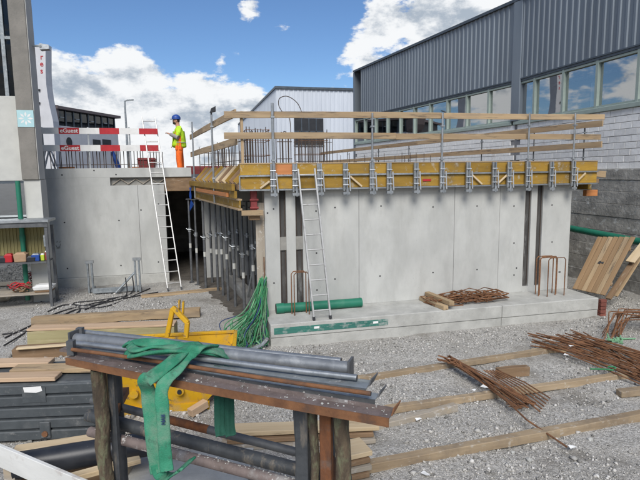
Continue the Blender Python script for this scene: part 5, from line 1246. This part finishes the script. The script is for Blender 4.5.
def item(name, lab, cat, fn): r_ = root(name, M(0, 0, 0), lab, cat); fn(r_); return r_
def simple(name, u, w, d, h, mt, z, lab, cat, lid=None, tt=.22):
    s = SX(u); o = MB(); P = M(s, t0+tt, z+.002)
    o.box8([P+EX*a*w/2*.9+EY*b*d/2*.9 for a, b in ((-1, -1), (1, -1), (1, 1), (-1, 1))]+[P+EZ*h+EX*a*w/2+EY*b*d/2 for a, b in ((-1, -1), (1, -1), (1, 1), (-1, 1))])
    r_ = root(name, P, lab, cat); o.build('body', mt, r_, bevel=.012)
    mb = MB(); mb.box8([P+EZ*(h+.001)+EX*a*w/2*.8+EY*b*d/2*.8 for a, b in ((-1, -1), (1, -1), (1, 1), (-1, 1))]+[P+EZ*(h+.03)+EX*a*w/2*.6+EY*b*d/2*.6 for a, b in ((-1, -1), (1, -1), (1, 1), (-1, 1))]); mb.build('lid', lid or mt, r_)
simple('tool_case', 2, .22, .2, .12, 'dark', zm, 'black tool case on the shelf', 'case')
simple('red_case', 9.5, .18, .2, .17, 'red', zm, 'red tool case on the shelf', 'case')
simple('cardboard_box', 21.5, .28, .24, .19, 'cardboard', zm, 'brown cardboard box on the shelf', 'box')
simple('black_case', 32, .2, .2, .1, 'dark', zm, 'flat black case right of the cardboard box', 'case')
simple('blue_case', 36.5, .18, .18, .15, 'blue', zm, 'blue case on the shelf', 'case', 'steel_grey')
simple('bottle_box', 43, .09, .1, .14, 'yellowgreen', zm, 'yellow green canister at the shelf end', 'canister', 'white')
simple('spray_can', 47, .07, .07, .2, 'red_dull', zm, 'small red can beside the shelf upright', 'can', 'white')
simple('white_box', 42.5, .45, .35, .09, 'white', zl+.06, 'flat white box on the bottom shelf', 'box', tt=.2)
simple('box_under', 42.5, .4, .3, .055, 'wood_brown', zl, 'wooden tray under the flat white box', 'tray', tt=.2)
hs = root('red_hose', M(SX(20), t0+.2, zl), 'tangled red hose and straps on the bottom shelf', 'hose')
for i in range(9):
    c = M(SX(17+random.uniform(-5, 8)), t0+.2, zl+.08+random.uniform(0, .12)); mb = MB(); r1 = random.uniform(.08, .15)
    mb.tube([c+EX*r1*math.cos(k*.8)+EY*r1*.6*math.sin(k*.8)+EZ*.06*math.sin(k*1.3+i) for k in range(9)], .018, 6); mb.build('coil', random.choice(('red_dull', 'red', 'wood_brown')), hs)
bag = root('cement_bag', PZ(4, 303, 0), 'grey dusty sack slumped beside the shelf foot', 'sack')
bm = bmesh.new(); bmesh.ops.create_icosphere(bm, subdivisions=3, radius=1)
P = PZ(3, 300, 0)
for v in bm.verts:
    v.co = Vector((v.co.x*.42, v.co.y*.3, max(v.co.z, -.55)*.3+.16)); v.co += v.co.normalized()*.06*noise.noise(v.co*5); 
me = bpy.data.meshes.new('sack_body'); bm.to_mesh(me); bm.free(); me.materials.append(X['wood_grey']); me.polygons.foreach_set('use_smooth', [True]*len(me.polygons)); o = bpy.data.objects.new('sack_body', me); C.objects.link(o); o.parent = bag; o.location = P-woff(bag)

# timber pile behind the crate
def tim(name, A_, B_, w, h, mt_, lab, grp='timbers piled at the left'):
    o = board(name, A_, B_, w, h, mt_, warp=.004, bevel=.006); tag(o, lab, 'timber', grp); return o
tim('timber', PZ(33, 321, .10), PZ(200, 312, .10), .2, .18, 'wood', 'brown weathered timber at the back of the left pile')
A_, B_ = PZ(31, 336, .14), PZ(176, 331, .14)
tim('timber', A_, B_, .3, .26, 'wood_olive', 'long olive green formwork beam in the left pile')
tim('timber', A_+EZ*.155, B_+EZ*.155, .3, .04, 'wood_pink', 'salmon pink board lying on the olive beam')
tim('timber', PZ(15, 353, .1), PZ(80, 348, .1), .24, .19, 'wood_brown', 'short brown timber before the olive beam')
tim('timber', PZ(15, 350.5, .22)+EY*.1, PZ(100, 343.5, .22)+EY*.1, .1, .03, 'wood_pale', 'thin pale lath on the short brown timber')
tim('timber', PZ(-22, 372, .15), PZ(82, 366, .15), .5, .09, 'wood_grey', 'wide grey dusty plank lying between crate and beams')
tim('timber', PZ(-22, 374, .05)+EY*.1, PZ(82, 368, .05)+EY*.1, .12, .09, 'wood_brown', 'dark bearer under the wide grey plank')
# grey ribbed plastic crate
CA, CB_ = PZ(-30, 446, 0), PZ(98, 440, 0); cx_ = (CB_-CA).normalized(); cy_ = Vector((-cx_.y, cx_.x, 0)); Lc = (CB_-CA).length; Hc = .74
cr_ = root('plastic_crate', (CA+CB_)/2, 'dark grey ribbed plastic crate with latch and torn white label', 'crate')
def CF(a, b, z): return CA+cx_*a+cy_*b+EZ*z
mb = MB(); mb.box(0, Lc, .03, .75, .02, Hc-.02, T=CF); mb.build('body', 'crate', cr_, bevel=.02)
nr = 4
for i in range(nr+1):
    z0 = .02+i*(Hc-.04)/(nr+1)
    mb = MB(); mb.box8([CF(.02, .03, z0), CF(Lc-.02, .03, z0), CF(Lc-.02, .03, z0+.001), CF(.02, .03, z0+.001), CF(.03, .0, z0+.012), CF(Lc-.03, .0, z0+.012), CF(Lc-.03, .01, z0+.115), CF(.03, .01, z0+.115)])
    mb = MB(); mb.box(.015, Lc-.015, -.004, .031, z0+.012, z0+(Hc-.04)/(nr+1)-.012, T=CF); mb.build('rib', 'crate', cr_, bevel=.012)
aL = (PZ(62, 425, 0)-CA).dot(cx_); mb = MB(); mb.box(aL-.06, aL+.06, -.025, -.0045, .06, .26, T=CF); lt = mb.build('latch', 'crate', cr_, bevel=.008)
mb = MB(); mb.tube([CF(aL, -.04, .12), CF(aL, -.024, .12)], .035, 10); mb.build('latch_knob', 'rust', lt)
aP = (PZ(50, 430, 0)-CA).dot(cx_); mb = MB(); mb.box(aP-.13, aP+.13, -.012, -.0045, Hc-.24, Hc-.06, T=CF); mb.build('label_plate', 'crate', cr_)
mb = MB(); mb.prism([CF(aP-.11, -.014, Hc-.05), CF(aP+.09, -.014, Hc-.045), CF(aP+.10, -.014, Hc-.10), CF(aP+.03, -.014, Hc-.12), CF(aP-.1, -.014, Hc-.11)], cy_*-.004); mb.build('torn_paper', 'paper', cr_)
tim('plank', CF(-.1, .12, Hc+.028), CF(Lc*.70, .10, Hc+.028), .2, .05, 'wood_pink', 'salmon plank lying along the front of the crate top', 'planks on the crate')
tim('plank', CF(Lc*.26, .36, Hc+.03), CF(Lc*.99, .33, Hc+.03), .2, .055, 'wood', 'brown plank lying behind the salmon one on the crate', 'planks on the crate')
tim('plank', CF(-.2, .60, Hc+.03), CF(Lc*.5, .60, Hc+.03), .2, .055, 'wood_pink', 'rear salmon plank on the crate', 'planks on the crate')

# ================================================================ YELLOW SKIP
def skip():
    r_ = root('concrete_skip', PZ(170, 404, 0), 'yellow steel concrete skip with lifting bail behind the steel rack', 'skip')
    zt = .82
    c = [PZ(108, 352, zt), PZ(233, 352.5, zt), PZ(222, 338, zt)+Vector((-.05, 0, 0)), PZ(102, 338, zt)]
    c = [PZ(90, 358, zt), PZ(234, 350, zt)]; ax = (c[1]-c[0]).normalized(); ay = Vector((-ax.y, ax.x, 0)); L_ = (c[1]-c[0]).length; D_ = .78; O_ = c[0]
    def Q(a, b, z): return O_+ax*a+ay*b+EZ*(z-zt)
    th = .025
    prof = lambda z: .0 if z > .5 else (.5-z)*.5
    # shell: floor smaller than the rim
    top = [(0, 0), (L_, 0), (L_, D_), (0, D_)]; mid_ = [(.04, .05), (L_-.12, .05), (L_-.12, D_-.05), (.04, D_-.05)]; bot = [(.42, .1), (L_-.40, .1), (L_-.40, D_-.12), (.42, D_-.12)]
    mb = MB(); V = [Q(a, b, .82) for a, b in top]+[Q(a, b, .42) for a, b in mid_]+[Q(a, b, .1) for a, b in bot]
    Fs = []
    for k in range(2):
        for i in range(4): Fs.append((k*4+i, k*4+(i+1) % 4, k*4+4+(i+1) % 4, k*4+4+i))
    Fs.append((8, 9, 10, 11)); mb.add(V, Fs); o = mb.build('shell', 'skip', r_); so_ = o.modifiers.new('solid', 'SOLIDIFY'); so_.thickness = .02; so_.offset = 0
    for i in range(4):
        a, b = top[i], top[(i+1) % 4]; mb = MB(); mb.bar(Q(*a, .83), Q(*b, .83), .05, .04); mb.build('rim', 'skip', r_, bevel=.005)
    for b in (.1, D_-.16):
        mb = MB(); mb.bar(Q(.2, b, .05), Q(L_-.35, b, .05), .08, .1); mb.build('runner', 'skip', r_)
    # bail: two legs and a cross bar folded up
    P0, P1 = Q(L_*.60, .06, .85), Q(L_*.86, D_*.5, .85)
    T0 = PD(174, 308, P0.y+.25); T1_ = PD(188, 325, P0.y+.12)
    for A_, B_ in ((PD(167, 337, P0.y+.25), PD(173, 308, P0.y+.25)), (PD(172.5, 307, P0.y+.25), PD(188, 323, P0.y+.2)), (PD(186, 338, P0.y+.2), PD(187.5, 322, P0.y+.2))):
        mb = MB(); mb.bar(A_, B_, .06, .07, up=(0, 1, 0)); mb.build('bail', 'skip', r_, bevel=.008)
    for du in (179, 183):
        mb = MB(); mb.bar(PD(du, 314, P0.y+.3), PD(du+.4, 300+(du-179)*.3, P0.y+.3), .02, .05, up=(0, 1, 0)); mb.build('lug', 'skip', r_)
    for a in (.5, L_*.60):
        mb = MB(); mb.tube([Q(a, .075, .3), Q(a, .0, .3)], .055, 12); mb.build('trunnion', 'skip', r_)
    mb = MB(); mb.tube([Q(L_*.60, -.0, .3), Q(L_*.60, -.02, .3)], .03, 10); mb.build('bolt', 'dark', r_)
skip()

# ================================================================ FOREGROUND STEEL RACK
RZT = 1.66
rk = root('steel_rack', PZ(220, 480, 0), 'weathered steel rack with mossy posts carrying angle irons and pipes', 'rack')
def post(u, v, z, w, mt_, name='post', sq=False, top=None):
    P = PZ(u, v, z); P.z = 0; mb = MB(); top = top or z
    if sq: mb.bar(P, P+EZ*top, w, w*.8, up=Vector((.3, 1, 0)))
    else:
        pts = [P+EZ*(top*k/60)+Vector((.006*math.sin(k*.31), .006*math.cos(k*.23), 0)) for k in range(61)]; mb.tube(pts, w/2, 20)
        for q in mb.v: c_ = q-P; c_.z = 0; q += c_*(.08*noise.noise((q.x*22, q.y*22, q.z*2))+.16*noise.noise((q.x*70, q.y*70, q.z*9)))
    return mb.build(name, mt_, rk, smooth=not sq, bevel=.006 if sq else 0), P
_, PL1 = post(98.5, 369, RZT, .105, 'moss'); _, PL2 = post(111, 366, RZT, .055, 'black_post', sq=True)
_, PR1 = post(342, 407, RZT, .10, 'moss'); _, PR2 = post(326, 404, RZT, .075, 'rust_post', sq=True); _, PR3 = post(302, 400, RZT, .085, 'black_post', sq=True); post(313.5, 401.5, RZT, .06, 'moss'); post(296, 397, RZT, .03, 'steel_dark')
mb = MB(); mb.bar(PL1+EZ*.25, PR1+EZ*.25, .07, .07); mb.build('base_bar', 'steel_rusty', rk)
for a, b in ((PL1, PL2), (PR1, PR3)):
    d = (b-a); d.normalize(); d = Vector((-.15, 1, 0)).normalized()
    mb = MB(); mb.bar(a+EZ*(RZT-.03)-d*.03, a+d*.55+EZ*(RZT-.03), .07, .06); mb.build('top_bearer', 'steel_rusty', rk)
for a in (PL1, PR1):
    d = Vector((-.15, 1, 0)).normalized(); P = a+d*.50; mb = MB(); mb.tube([Vector((P.x, P.y, 0)), Vector((P.x, P.y, RZT-.06))], .045, 10); mb.build('post', 'black_post', rk, smooth=True)
PLF = PL1; PRF = PR1
# lower bearers that carry the pipes
def angle_iron(name, A_, B_, w, h, mts, lab, updir=1, end=True, th=.008, curve=.0):
    """L profile from A to B: flat flange on top, front flange down, raised lip behind"""
    A_, B_ = Vector(A_), Vector(B_); d = (B_-A_).normalized(); n = Vector((-d.y, d.x, 0)).normalized()
    r_ = root(name, (A_+B_)/2, lab, 'angle iron'); K = 10
    def seg(f):
        mb = MB()
        for i in range(K):
            a = A_.lerp(B_, i/K); b = A_.lerp(B_, (i+1)/K); sa = EZ*-curve*math.sin(math.pi*i/K); sb_ = EZ*-curve*math.sin(math.pi*(i+1)/K)
            f(mb, a+sa, b+sb_)
        return mb
    o1, o2 = f2(n, w, th)
    seg(lambda mb, a, b: mb.box8([a-EZ*th, b-EZ*th, b+n*w-EZ*th, a+n*w-EZ*th, a, b, b+n*w, a+n*w])).build('flange', mts[0], r_)
    seg(lambda mb, a, b: mb.box8([a-n*th-EZ*h, b-n*th-EZ*h, b-EZ*h, a-EZ*h, a-n*th, b-n*th, b, a])).build('web', mts[1], r_)
    if updir: seg(lambda mb, a, b: mb.box8([a+n*w, b+n*w, b+n*(w+th), a+n*(w+th), a+n*w+EZ*h*.45*updir, b+n*w+EZ*h*.45*updir, b+n*(w+th)+EZ*h*.45*updir, a+n*(w+th)+EZ*h*.45*updir])).build('lip', mts[0], r_)
    return r_
def f2(n, w, th): return n*w, n*th
ZT = 1.75
fa, fb_ = PZ(66, 357.5, ZT), PZ(389, 418, ZT)
angle_iron('angle_iron', fa, fb_, .085, .052, ('steel_brown', 'steel_rusty'), 'rusty brown angle iron at the front edge of the rack', .9, curve=.012)
d0 = (fb_-fa).normalized(); n0 = Vector((-d0.y, d0.x, 0))
angle_iron('angle_iron', fa+n0*.12+EZ*.012-d0*.05, PZ(375, 399.5, ZT+.012), .09, .05, ('steel_grey', 'steel_dark'), 'grey angle iron lying second on the rack', 0, curve=.01)
angle_iron('angle_iron', PZ(72, 346, ZT+.03), PZ(366, 388.5, ZT+.03), .10, .05, ('steel_grey', 'steel_dark'), 'blue grey angle iron lying third on the rack', .5, curve=.008)
A_, B_ = PZ(76, 338.5, ZT+.05), PZ(349, 368, ZT+.05)
pb = root('steel_channel', (A_+B_)/2, 'dark grey round bar with end plate at the back of the rack', 'steel bar')
mb = MB(); mb.tube([A_.lerp(B_, k/8) for k in range(9)], .043, 16); mb.build('tube', 'steel_bar', pb, smooth=True)
d1 = (B_-A_).normalized(); n1 = Vector((-d1.y, d1.x, 0))
for P, nm in ((A_, -1), (B_, 1)):
    mb = MB(); mb.bar(P-n1*.06+d1*.012*nm, P+n1*.05+d1*.012*nm, .016, .13); mb.build('end_plate', 'steel_dark', pb)
mb = MB(); mb.bar(A_-n1*.14-EZ*.04, B_-n1*.12-EZ*.04+d1*.12, .07, .02); o = mb.build('flat_bar', 'steel_brown'); tag(o, 'brown flat bar lying beside the round bar on the rack', 'steel bar')
for (q0_, q1_, r_q, m_q, l_q) in (((84, 332.5), (341, 361), .024, 'galv', 'thin silvery tube lying behind the round bar on the rack'), ((73, 343, .02), (357, 377.5, .02), .02, 'galv', 'thin silvery tube lying between round bar and angle irons'), ((72, 349.5), (371, 393.5), .014, 'steel_rusty', 'thin rusty rod lying between the angle irons')):
    mb = MB(); mb.tube([PZ(q0_[0], q0_[1], ZT+.06).lerp(PZ(q1_[0], q1_[1], ZT+.06), k/6)+EZ*.004*math.sin(k) for k in range(7)], r_q, 10, hollow=1); o = mb.build('steel_tube', [m_q, 'dark'], smooth=True); tag(o, l_q, 'tube')
# stubs at the left end
for i, (u, v) in enumerate(((80, 330), (71, 343))):
    P = PZ(u, v, ZT+.1); mb = MB(); mb.bar(P-EZ*.09, P+EZ*.02, .05, .05); mb.build('stub', 'steel_dark', pb)
for (A2_, w_, h_, m_) in ((fb_, .085, .06, 'steel_rusty'), (PZ(375, 399.5, ZT+.012), .09, .05, 'steel_dark'), (PZ(366, 388.5, ZT+.03), .1, .06, 'steel_dark')):
    mb = MB(); mb.prism([A2_+d0*.002+n0*(w_*.35), A2_+d0*.002+n0*(w_+.03), A2_+d0*.03+n0*(w_+.03)+EZ*h_, A2_+d0*.012+n0*(w_*.5)+EZ*h_*.7], d0*.008); mb.build('end_plate', m_, pb)
# lower pipes
def lowpipe(A_, B_, r, mts, lab, bands=()):
    A_, B_ = Vector(A_), Vector(B_); r_ = root('steel_pipe', (A_+B_)/2, lab, 'pipe')
    mb = MB(); mb.tube([A_.lerp(B_, k/6) for k in range(7)], r, 16, hollow=1); mb.build('tube', [mts, 'dark'], r_, smooth=True)
    for k0, k1, m_ in bands:
        mb = MB(); mb.tube([A_.lerp(B_, k0), A_.lerp(B_, k1)], r*1.03, 16); mb.build('band', m_, r_, smooth=True)
    return r_
def lp3(u, v, y): return PD(u, v, y)
yL, yR = PL1.y+.28, PR1.y+.28
lowpipe(lp3(92, 400, yL+.3), lp3(345, 464.5, yR+.30), .034, 'steel_dark', 'thin black and orange pipe on the lower level of the rack', ((.31, .5, 'rust_post'),))
lowpipe(lp3(88, 415, yL+.12), lp3(350, 483, yR+.12), .052, 'black_post', 'thick dark pipe on the lower level of the rack', ())
lowpipe(lp3(90, 431.5, yL-.06), lp3(330, 494, yR-.06), .04, 'steel_brown', 'brown debris covered pipe at the front of the lower rack level', ())
for P, y_ in ((PL1, 1), (PR1, 1)):
    zb = (1.27 if P is PL1 else 1.16); d = Vector((-.15, 1, 0)).normalized()
    mb = MB(); mb.bar(P+d*.0+EZ*(zb-.12), P+d*.8+EZ*(zb-.12), .06, .06); mb.build('lower_bearer', 'steel_rusty', rk)

# green slings
def onz(u, v, z): return PZ(u, v, z)
sl1 = root('lifting_sling', PZ(175, 350, ZT), 'bright green lifting sling looped over the rack and hanging down in front', 'sling')
zt = ZT+.1
mb = MB()
pth = [onz(214, 346, ZT+.12), onz(200, 347, ZT+.17), onz(188, 356, ZT+.12), onz(176, 371, ZT+.07), onz(166, 380, ZT+.03)]
fr = onz(158, 384, ZT+.0)
dn = [PD(161.5+1.1*i, v, fr.y-.03-.012*i) for i, v in enumerate((392, 410, 430, 448, 462, 471))]
strand(mb, pth+dn, [(1, .1, 0)]*len(pth+dn), .085, .022, 12)
mb.build('webbing', 'sling', sl1, smooth='all')
mb = MB(); p2 = [onz(205, 346, ZT+.13), onz(188, 348, ZT+.15), onz(170, 363, ZT+.11), onz(153, 376, ZT+.055), onz(145.5, 382, ZT+.02)]
dn2 = [PD(148.5+1.9*i, v, fr.y+.05-.012*i) for i, v in enumerate((392, 412, 432, 450, 464, 473))]
strand(mb, p2+dn2, [(1, -.1, 0)]*len(p2+dn2), .105, .022, 12); mb.build('webbing', 'sling', sl1, smooth='all')
mb = MB(); strand(mb, [dn2[-2], dn2[-1]+Vector((.01, .0, -.015)), dn2[-1]+Vector((.06, .03, -.045)), dn[-1]+Vector((.05, .08, -.05)), dn[-1]+Vector((.08, .15, -.05)), dn[-1]+Vector((.10, .24, -.06))], [(.8, .4, .4)]*6, .075, .022, 10); mb.build('webbing', 'sling', sl1, smooth='all')
mb = MB(); strand(mb, [onz(127, 352, ZT+.06), onz(140, 353, ZT+.13), onz(165, 352, ZT+.15), onz(190, 349, ZT+.15), onz(212, 350, ZT+.12), onz(228, 355, ZT+.05)], [(-.1, 1, .4), (0, 1, .1), (.05, 1, -.5), (0, 1, .3), (0, 1, 0), (0, 1, 0)], .10, .028, 10); mb.build('webbing', 'sling', sl1, smooth='all')
mb = MB(); strand(mb, [onz(126, 347, ZT+.06), onz(132, 342, ZT+.13), onz(150, 343, ZT+.15), onz(175, 345, ZT+.14), onz(205, 351, ZT+.12), onz(222, 354, ZT+.06)], [(-.1, 1, -.6), (0, 1, -.1), (.05, 1, .5), (0, 1, .3), (0, 1, 0), (0, 1, 0)], .085, .028, 10); mb.build('webbing', 'sling', sl1, smooth='all')
mb = MB(); strand(mb, [onz(128, 344, ZT+.10), onz(136, 350, ZT+.155), onz(155, 347, ZT+.165), onz(180, 347, ZT+.165), onz(200, 344, ZT+.13)], [(0, 1, .6), (.3, 1, .2), (.3, 1, -.3), (0, 1, .4), (0, 1, 0)], .06, .024, 10); mb.build('webbing', 'sling', sl1, smooth='all')
tq = dn[1].lerp(dn[2], .4); place_text('RVN', .035, tq+Vector((.005, -.022, 0)), (0, 0, -1), (1, .1, 0), 'net_blue', sl1)
sl2 = root('lifting_sling', PD(224, 420, 3.9), 'dark green sling hanging down behind the rack', 'sling')
for u, w_ in ((219, .07), (229, .075)):
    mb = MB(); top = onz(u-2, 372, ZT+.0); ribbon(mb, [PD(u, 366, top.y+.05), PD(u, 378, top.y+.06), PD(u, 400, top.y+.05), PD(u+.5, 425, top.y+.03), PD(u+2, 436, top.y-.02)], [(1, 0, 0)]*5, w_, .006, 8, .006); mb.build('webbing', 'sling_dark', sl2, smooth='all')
s_txt = dn[2]
# stray debris on the lower pipe and angle irons
deb = MB()
for i in range(260):
    k = random.random(); L_ = random.random()**.6
    if i < 130: P = fa.lerp(fb_, L_)+n0*random.uniform(.01, .2)+EZ*(.004-.012*math.sin(math.pi*L_))
    else: P = lp3(90, 431.5, yL-.06).lerp(lp3(330, 494, yR-.06), L_)+EZ*.04+Vector((random.uniform(-.01, .01), random.uniform(-.02, .02), 0))
    r1 = random.uniform(.002, .008)*(2 if random.random() < .08 else 1); deb.add([P+Vector((random.uniform(.6, 1.2)*r1*a, random.uniform(.6, 1.2)*r1*b, random.uniform(.3, .7)*r1*c_)) for a, b, c_ in ((1, 0, 0), (0, 1, 0), (-1, 0, 0), (0, -1, 0), (0, 0, 1.5), (0, 0, -1))], [(0, 1, 4), (1, 2, 4), (2, 3, 4), (3, 0, 4), (1, 0, 5), (2, 1, 5), (3, 2, 5), (0, 3, 5)])
tag(deb.build('mortar_crumbs', 'concrete_warm'), 'pale mortar crumbs lying on the rack steel', 'crumbs', kind='stuff')

# ================================================================ LOWER LEFT
wbd = root('barrier_board', PZ(45, 462, .5), 'worn white barrier board with red ends standing on edge before the crate', 'barrier')
P, Q = PZ(-4, 444, .62), PZ(108, 491, .62)
for k0, k1, mt_ in ((-.25, .0, 'red'), (.0, .93, 'white_worn'), (.93, 1.3, 'red')):
    board('board', P.lerp(Q, k0)-EZ*.1, P.lerp(Q, k1)-EZ*.1, .035, .22, mt_, wbd, bevel=.004)
for k in (.1, .9): p = P.lerp(Q, k); mb = MB(); mb.box8([Vector((p.x+a*.05, p.y+.06+b*.05, 0)) for a, b in ((-1, -1), (1, -1), (1, 1), (-1, 1))]+[Vector((p.x+a*.05, p.y+.06+b*.05, .5)) for a, b in ((-1, -1), (1, -1), (1, 1), (-1, 1))]); mb.build('block', 'wood_grey', wbd)
o = board('plank', PZ(14, 450, .48), PZ(112, 436, .48), .14, .04, 'wood_pale', warp=.003); tag(o, 'pale plank lying along the crate behind the black pipe', 'plank')
a_, b_ = PZ(14, 450, .48), PZ(112, 436, .48); a_.z = b_.z = .228; o = board('bearer', a_, b_, .1, .45, 'wood_brown'); tag(o, 'stacked timber bearer under the pale plank', 'timber')
bp = root('black_pipe', PZ(70, 455, .35), 'thick black plastic pipe with white scuffs before the crate', 'pipe')
A_, B_ = PZ(14, 466, .38), PZ(150, 443, .38); mb = MB(); mb.tube([A_, A_.lerp(B_, .5), B_], .125, 24, hollow=1); mb.build('tube', ['black_pipe', 'dark'], bp, smooth=True)
for k in (.2, .8): p = A_.lerp(B_, k); mb = MB(); mb.box8([Vector((p.x+a*.06, p.y+b*.1, 0)) for a, b in ((-1, -1), (1, -1), (1, 1), (-1, 1))]+[Vector((p.x+a*.06, p.y+b*.1, .258)) for a, b in ((-1, -1), (1, -1), (1, 1), (-1, 1))]); mb.build('bearer', 'wood_grey', bp)
o = board('plank', PZ(70, 478, .3), PZ(140, 459, .3), .1, .05, 'wood_pale'); tag(o, 'pale batten in front of the black pipe', 'plank')
o = board('grey_sheet', PZ(112, 474, .12), PZ(250, 470, .12), .8, .04, 'concrete_warm'); tag(o, 'dusty grey board lying under the rack', 'board')
o = board('bearer', PZ(115, 478, .05), PZ(245, 474, .05), .5, .09, 'wood_grey'); tag(o, 'timber bearer under the dusty grey board', 'timber')
o = board('offcut', PZ(190, 413, .06), PZ(206, 403, .1), .1, .1, 'wood_pink'); tag(o, 'reddish timber offcut lying beside the skip', 'timber')
